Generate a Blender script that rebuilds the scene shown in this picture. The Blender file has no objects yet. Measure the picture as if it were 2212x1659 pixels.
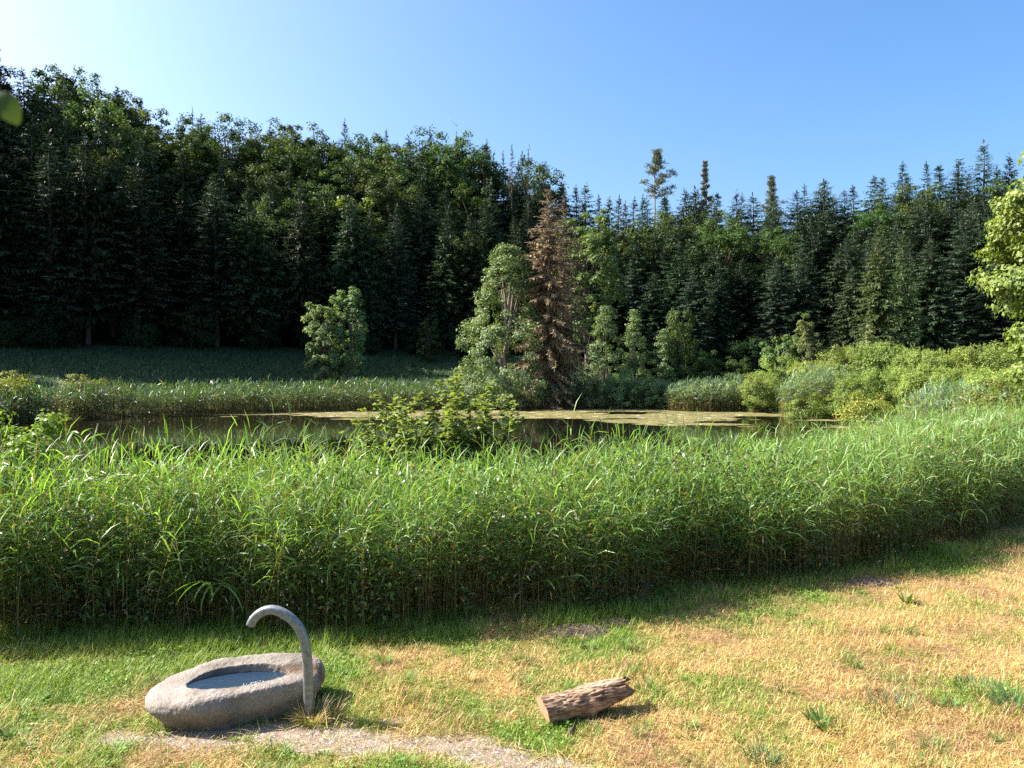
import bpy, bmesh, math, random
import numpy as np
from mathutils import Vector

sc = bpy.context.scene
COL = sc.collection
R = math.radians
rng = np.random.default_rng(7)
random.seed(7)

# ------------------------------------------------------------------ camera
CAM_Z = 3.1
cam_d = bpy.data.cameras.new("camera")
cam = bpy.data.objects.new("camera", cam_d)
COL.objects.link(cam)
cam.location = (0, 0, CAM_Z)
cam.rotation_euler = (R(90 - 1.02), 0, 0)
cam_d.sensor_width = 36
cam_d.lens = 27
cam_d.clip_start = 0.05
cam_d.clip_end = 12000
cam_d.dof.use_dof = True
cam_d.dof.focus_distance = 11
cam_d.dof.aperture_fstop = 8
sc.camera = cam

# ------------------------------------------------------------------ light
SUN_AZ = 80      # degrees left of the view direction
SUN_EL = 42
world = bpy.data.worlds.new("World")
sc.world = world
world.use_nodes = True
wn, wl = world.node_tree.nodes, world.node_tree.links
bg = wn["Background"]
sky = wn.new("ShaderNodeTexSky")
sky.sky_type = 'NISHITA'
sky.sun_disc = False
sky.sun_elevation = R(SUN_EL)
sky.sun_rotation = R(-SUN_AZ)
sky.altitude = 500
sky.air_density = 1.0
sky.dust_density = 5.0
sky.ozone_density = 2.5
hs = wn.new("ShaderNodeHueSaturation"); hs.inputs["Saturation"].default_value = 1.3
wl.new(sky.outputs[0], hs.inputs["Color"]); wl.new(hs.outputs[0], bg.inputs[0])
bg.inputs[1].default_value = 0.10

sun_d = bpy.data.lights.new("sun", 'SUN')
sun_d.energy = 5.0
sun_d.angle = R(0.53)
sun_d.color = (1.0, 0.95, 0.86)
sun = bpy.data.objects.new("sun", sun_d)
COL.objects.link(sun)
S = Vector((-math.sin(R(SUN_AZ)) * math.cos(R(SUN_EL)), math.cos(R(SUN_AZ)) * math.cos(R(SUN_EL)), math.sin(R(SUN_EL))))
sun.rotation_euler = S.to_track_quat('Z', 'Y').to_euler()
sun.location = S * 50

vs = sc.view_settings
vs.view_transform = 'Standard'
vs.look = 'None'
vs.exposure = 1.62
vs.gamma = 1
vs.use_curve_mapping = False
sc.render.engine = 'CYCLES'
cy = sc.cycles
cy.max_bounces = 6
cy.diffuse_bounces = 3
cy.glossy_bounces = 3
cy.transmission_bounces = 4
cy.use_denoising = False
cy.sample_clamp_indirect = 3

# ------------------------------------------------------------------ helpers
def link(o, parent=None):
    COL.objects.link(o)
    if parent is not None:
        o.parent = parent
    return o

def tag(o, label=None, cat=None, group=None, kind=None):
    if label: o['label'] = label
    if cat: o['category'] = cat
    if group: o['group'] = group
    if kind: o['kind'] = kind
    return o

def empty(name, loc=(0, 0, 0), rz=0.0, sc_=1.0):
    o = bpy.data.objects.new(name, None)
    COL.objects.link(o)
    o.empty_display_size = 0.2
    o.location = loc
    o.rotation_euler = (0, 0, rz)
    o.scale = (sc_,) * 3 if not isinstance(sc_, tuple) else sc_
    return o

def make_mesh(name, verts, faces, mat, cols=None, smooth=False, vals=None):
    """verts (N,3); faces: list of arrays (each (M,k)), cols (N,3) point colours"""
    me = bpy.data.meshes.new(name)
    verts = np.asarray(verts, dtype=np.float32)
    if not isinstance(faces, (list, tuple)):
        faces = [faces]
    faces = [np.asarray(f, dtype=np.int32) for f in faces if len(f)]
    loops = np.concatenate([f.ravel() for f in faces])
    tot = np.concatenate([np.full(len(f), f.shape[1], dtype=np.int32) for f in faces])
    start = np.concatenate([[0], np.cumsum(tot)[:-1]]).astype(np.int32)
    me.vertices.add(len(verts)); me.vertices.foreach_set("co", verts.ravel())
    me.loops.add(len(loops)); me.loops.foreach_set("vertex_index", loops)
    me.polygons.add(len(tot)); me.polygons.foreach_set("loop_start", start)
    me.polygons.foreach_set("loop_total", tot)
    if smooth:
        me.polygons.foreach_set("use_smooth", np.ones(len(tot), dtype=bool))
    if cols is not None:
        a = me.attributes.new("tone", 'FLOAT_COLOR', 'POINT')
        c4 = np.ones((len(verts), 4), dtype=np.float32); c4[:, :3] = cols
        a.data.foreach_set("color", c4.ravel())
    if vals is not None:
        a = me.attributes.new("tint", 'FLOAT', 'POINT')
        a.data.foreach_set("value", np.asarray(vals, dtype=np.float32))
    me.update(calc_edges=True)
    me.materials.append(mat)
    return me

def obj(name, me, parent=None):
    return link(bpy.data.objects.new(name, me), parent)

def _hash(ix, iy, seed):
    h = (ix.astype(np.int64) * 374761393 + iy.astype(np.int64) * 668265263 + seed * 1442695041) & 0xffffffff
    h = ((h ^ (h >> 13)) * 1274126177) & 0xffffffff
    h = h ^ (h >> 16)
    return (h & 0xffffff) / float(0xffffff)

def vnoise(x, y, seed=0):
    x = np.asarray(x, float); y = np.asarray(y, float)
    ix = np.floor(x); iy = np.floor(y)
    fx = x - ix; fy = y - iy
    fx = fx * fx * (3 - 2 * fx); fy = fy * fy * (3 - 2 * fy)
    a = _hash(ix, iy, seed); b = _hash(ix + 1, iy, seed)
    c = _hash(ix, iy + 1, seed); d = _hash(ix + 1, iy + 1, seed)
    return (a * (1 - fx) + b * fx) * (1 - fy) + (c * (1 - fx) + d * fx) * fy

def fbm(x, y, seed=0, oct=4):
    t = 0; a = 1; n = 0
    for k in range(oct):
        t = t + a * vnoise(x * 2 ** k + 17.3 * k, y * 2 ** k - 9.1 * k, seed + k)
        n += a; a *= 0.5
    return t / n

def ss(a, b, x):
    t = np.clip((x - a) / (b - a), 0, 1)
    return t * t * (3 - 2 * t)

def W(px, D):
    """photo column (of 2212) at distance D -> world X"""
    return (px - 1106) / 1659 * D

def Z(py, D):
    return CAM_Z + (800 - py) / 1659 * D

# ------------------------------------------------------------------ materials
def new_mat(name):
    m = bpy.data.materials.new(name); m.use_nodes = True
    n, l = m.node_tree.nodes, m.node_tree.links
    n.clear()
    out = n.new("ShaderNodeOutputMaterial")
    return m, n, l, out

def leaf_mat(name, c_dark=None, c_light=None, transl=0.35, rough=0.5, spec=0.4, attr='tint', obj_var=0.25, tcol=(1.25, 1.2, 0.5), hue_var=0.03):
    m, n, l, out = new_mat(name)
    p = n.new("ShaderNodeBsdfPrincipled")
    p.inputs["Roughness"].default_value = rough
    p.inputs["Specular IOR Level"].default_value = spec
    tr = n.new("ShaderNodeBsdfTranslucent")
    mix = n.new("ShaderNodeMixShader"); mix.inputs[0].default_value = transl
    at = n.new("ShaderNodeAttribute")
    if c_dark is None:
        at.attribute_name = 'tone'
        colout = at.outputs["Color"]
    else:
        at.attribute_name = attr
        mx = n.new("ShaderNodeMix"); mx.data_type = 'RGBA'
        mx.inputs[6].default_value = (*c_dark, 1); mx.inputs[7].default_value = (*c_light, 1)
        l.new(at.outputs["Fac"], mx.inputs[0])
        colout = mx.outputs[2]
    oi = n.new("ShaderNodeObjectInfo")
    hsv = n.new("ShaderNodeHueSaturation")
    mr = n.new("ShaderNodeMapRange")
    mr.inputs[3].default_value = 1 - obj_var; mr.inputs[4].default_value = 1 + obj_var
    l.new(oi.outputs["Random"], mr.inputs[0]); l.new(mr.outputs[0], hsv.inputs["Value"])
    mu = n.new("ShaderNodeMath"); mu.operation = 'MULTIPLY'; mu.inputs[1].default_value = 7.31
    fr = n.new("ShaderNodeMath"); fr.operation = 'FRACT'
    l.new(oi.outputs["Random"], mu.inputs[0]); l.new(mu.outputs[0], fr.inputs[0])
    mr2 = n.new("ShaderNodeMapRange"); mr2.inputs[3].default_value = 0.5 - hue_var; mr2.inputs[4].default_value = 0.5 + hue_var
    l.new(fr.outputs[0], mr2.inputs[0]); l.new(mr2.outputs[0], hsv.inputs["Hue"])
    l.new(colout, hsv.inputs["Color"])
    l.new(hsv.outputs[0], p.inputs["Base Color"])
    vm = n.new("ShaderNodeVectorMath"); vm.operation = 'MULTIPLY'; vm.inputs[1].default_value = tcol
    l.new(hsv.outputs[0], vm.inputs[0]); l.new(vm.outputs[0], tr.inputs[0])
    l.new(p.outputs[0], mix.inputs[1]); l.new(tr.outputs[0], mix.inputs[2])
    l.new(mix.outputs[0], out.inputs[0])
    return m

def bark_mat(name, c1, c2, scale=6, stretch=0.25, bump=0.5):
    m, n, l, out = new_mat(name)
    p = n.new("ShaderNodeBsdfPrincipled"); p.inputs["Roughness"].default_value = 0.9
    tc = n.new("ShaderNodeTexCoord"); mp = n.new("ShaderNodeMapping")
    mp.inputs["Scale"].default_value = (scale, scale, scale * stretch)
    ns = n.new("ShaderNodeTexNoise"); ns.inputs["Scale"].default_value = 3; ns.inputs["Detail"].default_value = 6
    l.new(tc.outputs["Object"], mp.inputs[0]); l.new(mp.outputs[0], ns.inputs["Vector"])
    cr = n.new("ShaderNodeValToRGB")
    cr.color_ramp.elements[0].position = 0.35; cr.color_ramp.elements[1].position = 0.7
    cr.color_ramp.elements[0].color = (*c1, 1); cr.color_ramp.elements[1].color = (*c2, 1)
    l.new(ns.outputs[0], cr.inputs[0]); l.new(cr.outputs[0], p.inputs["Base Color"])
    b = n.new("ShaderNodeBump"); b.inputs["Strength"].default_value = bump; b.inputs["Distance"].default_value = 0.03
    l.new(ns.outputs[0], b.inputs["Height"]); l.new(b.outputs[0], p.inputs["Normal"])
    l.new(p.outputs[0], out.inputs[0])
    return m

M = {}
M['spruce'] = leaf_mat('spruce_needles', (0.020, 0.040, 0.022), (0.055, 0.092, 0.036), 0.12, 0.6, 0.3, obj_var=0.35)
M['fir'] = leaf_mat('fir_needles', (0.024, 0.048, 0.032), (0.08, 0.125, 0.075), 0.12, 0.6, 0.35, obj_var=0.35)
M['larch'] = leaf_mat('larch_needles', (0.05, 0.085, 0.03), (0.10, 0.15, 0.05), 0.25, 0.6, 0.3)
M['dead'] = leaf_mat('dead_needles', (0.12, 0.09, 0.052), (0.29, 0.215, 0.125), 0.1, 0.8, 0.1, tcol=(1, .9, .7), hue_var=0.005)
M['beech'] = leaf_mat('beech_leaves', (0.032, 0.06, 0.017), (0.085, 0.135, 0.03), 0.3, 0.65, 0.2)
M['maple'] = leaf_mat('maple_leaves', (0.07, 0.12, 0.035), (0.16, 0.225, 0.07), 0.33, 0.6, 0.25)
M['understorey'] = leaf_mat('understorey_leaves', (0.014, 0.026, 0.010), (0.032, 0.055, 0.018), 0.2, 0.8, 0.1)
M['near_maple'] = leaf_mat('near_maple_leaves', (0.075, 0.13, 0.025), (0.25, 0.31, 0.065), 0.38, 0.5, 0.35, obj_var=0.0, hue_var=0.0)
M['pale_maple'] = leaf_mat('pale_maple_leaves', (0.09, 0.15, 0.055), (0.24, 0.32, 0.135), 0.34, 0.55, 0.35, obj_var=0.12, hue_var=0.01)
M['golden'] = leaf_mat('young_maple_leaves', (0.09, 0.14, 0.02), (0.27, 0.31, 0.06), 0.4, 0.5, 0.35)
M['willow'] = leaf_mat('willow_leaves', (0.14, 0.20, 0.045), (0.32, 0.40, 0.10), 0.38, 0.6, 0.3, obj_var=0.15, hue_var=0.015)
M['birch'] = leaf_mat('birch_leaves', (0.11, 0.165, 0.06), (0.25, 0.32, 0.135), 0.38, 0.6, 0.3)
M['pine'] = leaf_mat('pine_needles', (0.07, 0.09, 0.055), (0.18, 0.19, 0.12), 0.1, 0.6, 0.3)
M['toned'] = leaf_mat('reed_leaves', None, None, 0.42, 0.42, 0.5, obj_var=0.0, hue_var=0.0, tcol=(1.25, 1.3, 0.4))
M['grass'] = leaf_mat('grass_blades', None, None, 0.3, 0.5, 0.35, obj_var=0.0, hue_var=0.0, tcol=(1.2, 1.15, 0.6))
M['bark'] = bark_mat('tree_bark', (0.05, 0.038, 0.028), (0.14, 0.11, 0.085), 2)
M['bark_pale'] = bark_mat('pale_bark', (0.13, 0.10, 0.08), (0.32, 0.27, 0.22), 2)
M['bark_grey'] = bark_mat('grey_bark', (0.09, 0.075, 0.06), (0.2, 0.17, 0.14), 2)

# ------------------------------------------------------------------ terrain
YF_X = np.array([-90, -60, -45, -33, -28.7, -16, -5, 0, 12.5, 18, 20.5, 23.8, 27, 60])
YF_Y = np.array([20, 31, 41, 50.5, 58.5, 66, 69, 69.5, 71, 68, 62, 55, 48, 40])
YB_X = np.array([-90, -30, -12, -4, 1, 3.2, 5.6, 7.9, 11.8, 18.4, 26, 60])
YB_Y = np.array([19, 15, 13.8, 13.6, 13.8, 15.0, 17.5, 20.5, 25, 31, 39, 60])
YE_X = np.array([-120, -70, -50, -30, -10, 0, 10, 20, 35, 50, 65, 120])
YE_Y = np.array([50, 66, 76, 88, 98, 99, 97, 93, 90, 84, 78, 70])
def Yfar(x): return np.interp(x, YF_X, YF_Y)
def Yback(x): return np.interp(x, YB_X, YB_Y)
def Yedge(x): return np.interp(x, YE_X, YE_Y)
# front edge of the near reed bed
FX = np.array([-14, -6.07, -3.5, -1.2, .57, 2.7, 4.8, 6.2, 8.0, 10.9, 16, 24, 40])
FY = np.array([8.3, 8.45, 8.85, 9.05, 9.5, 10.6, 11.6, 12.3, 13.4, 15.8, 19.4, 24.4, 33])
def Yfront(x): return np.interp(x, FX, FY)

WATER = -0.4
def terrain(x, y):
    x = np.asarray(x, float); y = np.asarray(y, float)
    yf, yb, ye, yr = Yfar(x), Yback(x), Yedge(x), Yfront(x)
    z = 0.05 * (fbm(x * 0.5, y * 0.5, 3) - 0.5) + 0.02 * (fbm(x * 2.5, y * 2.5, 5) - 0.5)
    # bank the photographer stands on
    z = z + 1.55 * ss(5.6, 1.5, y) * ss(-40, -25, x) + 3 * ss(0, -60, y)
    # slope to the water through the reeds
    near = ss(0, 1, (y - yr - 0.5) / np.maximum(yb - yr, 0.5)) * ss(60, 45, np.abs(x))
    z = z - 0.42 * near * ss(yf + 3, yf - 1, y)
    pond = ss(yb - 0.5, yb + 3, y) * ss(yf + 0.6, yf - 2.5, y)
    z = z - 1.0 * pond
    # meadow up to the forest edge, hill behind
    left = ss(16, 4, x)
    top = 5.7 * left + 2.6 * (1 - left)
    m = np.clip((y - yf - 4) / np.maximum(ye - yf - 4, 4), 0, 1)
    z = z + top * m ** 1.2 + 0.5 * left * m * (fbm(x * .12, y * .12, 9) - .5)
    crest = 9.0 * ss(30, -20, x) + 6.0 * ss(-20, -60, x) + 8.5 * ss(0, 60, x)
    z = z + 34 * ss(-58, -98, x) * ss(72, 96, y)  # unseen rise at far left, added to keep sun off the left wood
    h = np.clip((y - ye) / 42, 0, 1)
    z = z + crest * (h * h * (3 - 2 * h))
    z = z - (crest + top - 4) * ss(ye + 60, ye + 260, y)
    return z

def grass_dry(x, y):
    """0 = green, 1 = dry straw"""
    n = fbm(x * 0.9 + 3, y * 0.9 * 1.2, 21, 4)
    n2 = fbm(x * 3.1, y * 3.1, 31, 3)
    base = 0.15 + 0.70 * ss(-2.3, 1.2, x) + 0.15 * ss(1, 5, x)
    edge = ss(0.2, 1.9, Yfront(x) - y)            # greener along the reeds
    base = base * (0.35 + 0.65 * edge)
    base = base - 0.35 * ss(2.6, 4.2, x) * ss(8.3, 6.3, y)      # green corner bottom right
    d = base + (n - 0.5) * 2.0 + (n2 - 0.5) * 0.9
    return np.clip(d, 0, 1)

def dirt(x, y):
    """bare gravelly patch in front of the fountain"""
    P = [(-3.3, 6.42), (-2.6, 6.45), (-1.83, 6.48), (-1.1, 6.38), (-.6, 6.24), (.05, 6.02), (.5, 5.7)]
    hw = [.2, .3, .36, .3, .28, .26, .25]
    d = np.full(np.shape(x), -9.0)
    for (a, b, w0, w1) in zip(P[:-1], P[1:], hw[:-1], hw[1:]):
        vx, vy = b[0] - a[0], b[1] - a[1]
        t = np.clip(((x - a[0]) * vx + (y - a[1]) * vy) / (vx * vx + vy * vy), 0, 1)
        d = np.maximum(d, 1 - np.hypot(x - a[0] - t * vx, y - a[1] - t * vy) / (w0 + (w1 - w0) * t))
    return np.clip(d * 1.4 + .1 + (fbm(x * 3.5, y * 5, 41) - 0.5) * 3.0, 0, 1)

def axis(parts):
    out = []
    for a, b, s in parts:
        out.append(np.arange(a, b, s))
    out.append([parts[-1][1]])
    return np.concatenate(out)
gx = axis([(-4000, -400, 400), (-400, -100, 20), (-100, -12, 2.0), (-12, -5, .25), (-5, 7, 0.11), (7, 12, .25), (12, 100, 2.0), (100, 400, 20), (400, 4000, 400)])
gy = axis([(-1500, -100, 200), (-100, -4, 6), (-4, 5, .5), (5, 10.5, 0.11), (10.5, 18, .25), (18, 110, 1.5), (110, 300, 8), (300, 6000, 300)])
GX, GY = np.meshgrid(gx, gy)
GZ = terrain(GX, GY)
def sheet_faces(nx, ny):
    i = np.arange(nx * ny).reshape(ny, nx)
    return np.stack([i[:-1, :-1], i[:-1, 1:], i[1:, 1:], i[1:, :-1]], -1).reshape(-1, 4)
v = np.stack([GX, GY, GZ], -1).reshape(-1, 3)
x, y = v[:, 0], v[:, 1]
d = grass_dry(x, y)[:, None]; dm = dirt(x, y)[:, None]
gcol = (1 - d) * np.array([0.065, 0.10, 0.02]) + d * np.array([0.30, 0.20, 0.09])
gcol = gcol * (1 - dm) + dm * np.array([0.22, 0.165, 0.115])
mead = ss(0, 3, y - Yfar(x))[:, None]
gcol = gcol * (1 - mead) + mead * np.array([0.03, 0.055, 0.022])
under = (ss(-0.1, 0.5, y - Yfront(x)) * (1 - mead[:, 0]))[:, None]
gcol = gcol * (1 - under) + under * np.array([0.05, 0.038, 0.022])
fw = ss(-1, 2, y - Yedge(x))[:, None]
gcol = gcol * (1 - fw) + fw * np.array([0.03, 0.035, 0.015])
gm, n, l, out = new_mat('ground_soil')
p = n.new("ShaderNodeBsdfPrincipled"); p.inputs["Roughness"].default_value = 0.95; p.inputs["Specular IOR Level"].default_value = 0.1
at = n.new("ShaderNodeAttribute"); at.attribute_name = 'tone'
tc = n.new("ShaderNodeTexCoord"); ns = n.new("ShaderNodeTexNoise"); ns.inputs["Scale"].default_value = 25; ns.inputs["Detail"].default_value = 8; ns.inputs["Roughness"].default_value = .7
l.new(tc.outputs["Object"], ns.inputs["Vector"])
mr = n.new("ShaderNodeMapRange"); mr.inputs[1].default_value = .3; mr.inputs[2].default_value = .7; mr.inputs[3].default_value = .55; mr.inputs[4].default_value = 1.35
l.new(ns.outputs[0], mr.inputs[0])
vm = n.new("ShaderNodeVectorMath"); vm.operation = 'SCALE'
l.new(at.outputs["Color"], vm.inputs[0]); l.new(mr.outputs[0], vm.inputs["Scale"]); l.new(vm.outputs[0], p.inputs["Base Color"])
b = n.new("ShaderNodeBump"); b.inputs["Strength"].default_value = .8; b.inputs["Distance"].default_value = .02
l.new(ns.outputs[0], b.inputs["Height"]); l.new(b.outputs[0], p.inputs["Normal"]); l.new(p.outputs[0], out.inputs[0])
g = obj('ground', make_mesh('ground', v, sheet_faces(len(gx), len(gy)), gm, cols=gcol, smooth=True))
tag(g, 'ground of lawn, pond bank, meadow and wooded hill', kind='structure')

# ------------------------------------------------------------------ pond water
wm, n, l, out = new_mat('pond_water')
p = n.new("ShaderNodeBsdfPrincipled")
p.inputs["Base Color"].default_value = (0.006, 0.005, 0.003, 1)
p.inputs["Roughness"].default_value = 0.03
p.inputs["IOR"].default_value = 1.333
tc = n.new("ShaderNodeTexCoord"); mp = n.new("ShaderNodeMapping"); mp.inputs["Scale"].default_value = (1, 1, 1)
ns = n.new("ShaderNodeTexNoise"); ns.inputs["Scale"].default_value = 1.1; ns.inputs["Detail"].default_value = 4
l.new(tc.outputs["Object"], mp.inputs[0]); l.new(mp.outputs[0], ns.inputs["Vector"])
b = n.new("ShaderNodeBump"); b.inputs["Strength"].default_value = .12; b.inputs["Distance"].default_value = .03
l.new(ns.outputs[0], b.inputs["Height"]); l.new(b.outputs[0], p.inputs["Normal"]); l.new(p.outputs[0], out.inputs[0])
xs = np.linspace(-88, 30, 119)
lo = np.maximum(Yback(xs) - 3.5, 8); hi = np.maximum(Yfar(xs) + 3, lo + .1)
K = 12
t = np.linspace(0, 1, K)[:, None]
V = np.stack([np.broadcast_to(xs, (K, len(xs))), lo * (1 - t) + hi * t, np.full((K, len(xs)), WATER)], -1).reshape(-1, 3)
o = obj('pond_water', make_mesh('pond_water', V, sheet_faces(len(xs), K), wm, smooth=True))
tag(o, 'still dark water of the pond', kind='structure')

# floating weed mats: small ragged leaves in bands
def weed_mask(x, y):
    yf = Yfar(x)
    n = fbm(x * 0.10 + 5, y * 0.32, 51, 4)
    n2 = fbm(x * 0.7, y * 1.2, 61, 3)
    base = np.zeros_like(x)
    # long band off the far shore, thin at left, broad from centre to right
    wband = np.interp(x, [-45, -28, -18, -10, 0, 8, 14, 26], [0.5, 1.2, 5, 13, 18, 20, 26, 30])
    depth = (yf - y) / np.maximum(wband, .1)
    base = np.where((depth > -.02), 1 - depth, 0)
    return base * 0.9 + (n - 0.5) * 2.3 + (n2 - 0.5) * 0.6
N = 90000
x = rng.uniform(-42, 27, N); y = rng.uniform(28, 72, N)
k = (weed_mask(x, y) > 0.40) & (y < Yfar(x) + 1) & (y > Yback(x) + 1)
x, y = x[k], y[k]
ang = rng.uniform(0, 2 * np.pi, (len(x), 1)) + np.linspace(0, 2 * np.pi, 7)[:-1][None, :]
rad = rng.uniform(0.12, 0.33, (len(x), 1)) * rng.uniform(.65, 1.2, (len(x), 6))
V = np.stack([x[:, None] + rad * np.cos(ang) * 1.25, y[:, None] + rad * np.sin(ang), np.full_like(ang, WATER + .004) + rng.uniform(0, .014, (len(x), 1))], -1).reshape(-1, 3)
F = np.arange(len(x) * 6).reshape(-1, 6)
c = np.array([0.165, 0.135, 0.05]) * rng.uniform(.65, 1.35, (len(x), 1)) + rng.uniform(0, .03, (len(x), 1)) * np.array([.4, 1, .2])
lit = rng.random((len(x), 1)) < .04  # a few leaves, picked at random, get a much paler tone
c = np.where(lit, np.array([.5, .42, .28]), c)
o = obj('floating_weed', make_mesh('floating_weed', V, F, leaf_mat('pond_weed', None, None, .05, .6, .3, obj_var=0, hue_var=0), cols=np.repeat(c, 6, 0)))
tag(o, 'brown mats of floating weed on the far half of the pond', 'pond weed', kind='stuff')

# ------------------------------------------------------------------ ribbons, kites, tubes
def ribbons(base, az, el0, droop, length, width, prof, twist=None, power=1.0):
    """curved blades. returns verts (N*K*2,3), faces"""
    N = len(base); K = len(prof)
    s = np.linspace(0, 1, K)
    el = el0[:, None] - droop[:, None] * s[None, :] ** power
    dxy = np.cos(el); dz = np.sin(el)
    seg = length[:, None] / (K - 1)
    dr = np.concatenate([np.zeros((N, 1)), np.cumsum((dxy[:, :-1] + dxy[:, 1:]) / 2 * seg, 1)], 1)
    h = np.concatenate([np.zeros((N, 1)), np.cumsum((dz[:, :-1] + dz[:, 1:]) / 2 * seg, 1)], 1)
    ca, sa = np.cos(az)[:, None], np.sin(az)[:, None]
    c = np.stack([base[:, 0:1] + dr * ca, base[:, 1:2] + dr * sa, base[:, 2:3] + h], -1)
    side = np.stack([-sa * np.ones_like(dr), ca * np.ones_like(dr), np.zeros_like(dr)], -1)
    if twist is not None:
        nrm = np.stack([-np.sin(el) * ca, -np.sin(el) * sa, np.cos(el)], -1)
        tw = (twist[:, None] * np.ones_like(dr))[..., None]
        side = side * np.cos(tw) + nrm * np.sin(tw)
    w = (width[:, None] * np.asarray(prof)[None, :] * 0.5)[..., None]
    V = np.stack([c - side * w, c + side * w], 2).reshape(-1, 3)
    i = (np.arange(N) * K * 2)[:, None] + (np.arange(K - 1) * 2)[None, :]
    F = np.stack([i, i + 1, i + 3, i + 2], -1).reshape(-1, 4)
    return V, F

def kites(base, dr, side, length, width, fold=0.0, peak=0.4):
    """diamond leaves: base, left, tip, right"""
    N = len(base)
    L = length[:, None]; w = width[:, None] * .5
    nrm = np.cross(dr, side)
    mid = base + dr * L * peak + nrm * w * fold
    V = np.stack([base, mid - side * w, base + dr * L, mid + side * w], 1).reshape(-1, 3)
    F = np.arange(N * 4).reshape(-1, 4)
    return V, F

def unit(a):
    return a / np.maximum(np.linalg.norm(a, axis=-1, keepdims=True), 1e-9)

def tube(pts, rad, sides=7, cap=False):
    pts = np.asarray(pts, float); rad = np.asarray(rad, float)
    K = len(pts)
    t = unit(np.gradient(pts, axis=0))
    up = np.array([0.13, 0.97, 0.21])
    a = unit(np.cross(t, up)); b = np.cross(t, a)
    an = np.linspace(0, 2 * np.pi, sides, endpoint=False)
    V = (pts[:, None, :] + rad[:, None, None] * (np.cos(an)[None, :, None] * a[:, None, :] + np.sin(an)[None, :, None] * b[:, None, :])).reshape(-1, 3)
    F = []
    for i in range(K - 1):
        for j in range(sides):
            j2 = (j + 1) % sides
            F.append((i * sides + j, i * sides + j2, (i + 1) * sides + j2, (i + 1) * sides + j))
    return V, np.array(F)

class Acc:
    def __init__(s): s.v, s.f, s.c, s.n = [], [], [], 0
    def add(s, V, F, c=None):
        s.v.append(V); s.f.append(F + s.n); s.n += len(V)
        if c is not None:
            c = np.asarray(c, float)
            s.c.append(np.broadcast_to(c, (len(V),) + c.shape[-1:]) if c.ndim == 1 and c.shape[0] in (3,) and len(V) != 3 else (np.full(len(V), float(c)) if c.ndim == 0 else c))
    def mesh(s, name, mat, smooth=False, kind='cols'):
        kw = {}
        if s.c:
            cc = np.concatenate(s.c)
            kw = {'cols': cc} if cc.ndim == 2 else {'vals': cc}
        g = {}
        for f in s.f: g.setdefault(f.shape[1], []).append(f)
        return make_mesh(name, np.concatenate(s.v), [np.concatenate(x) for x in g.values()], mat, smooth=smooth, **kw)

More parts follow.
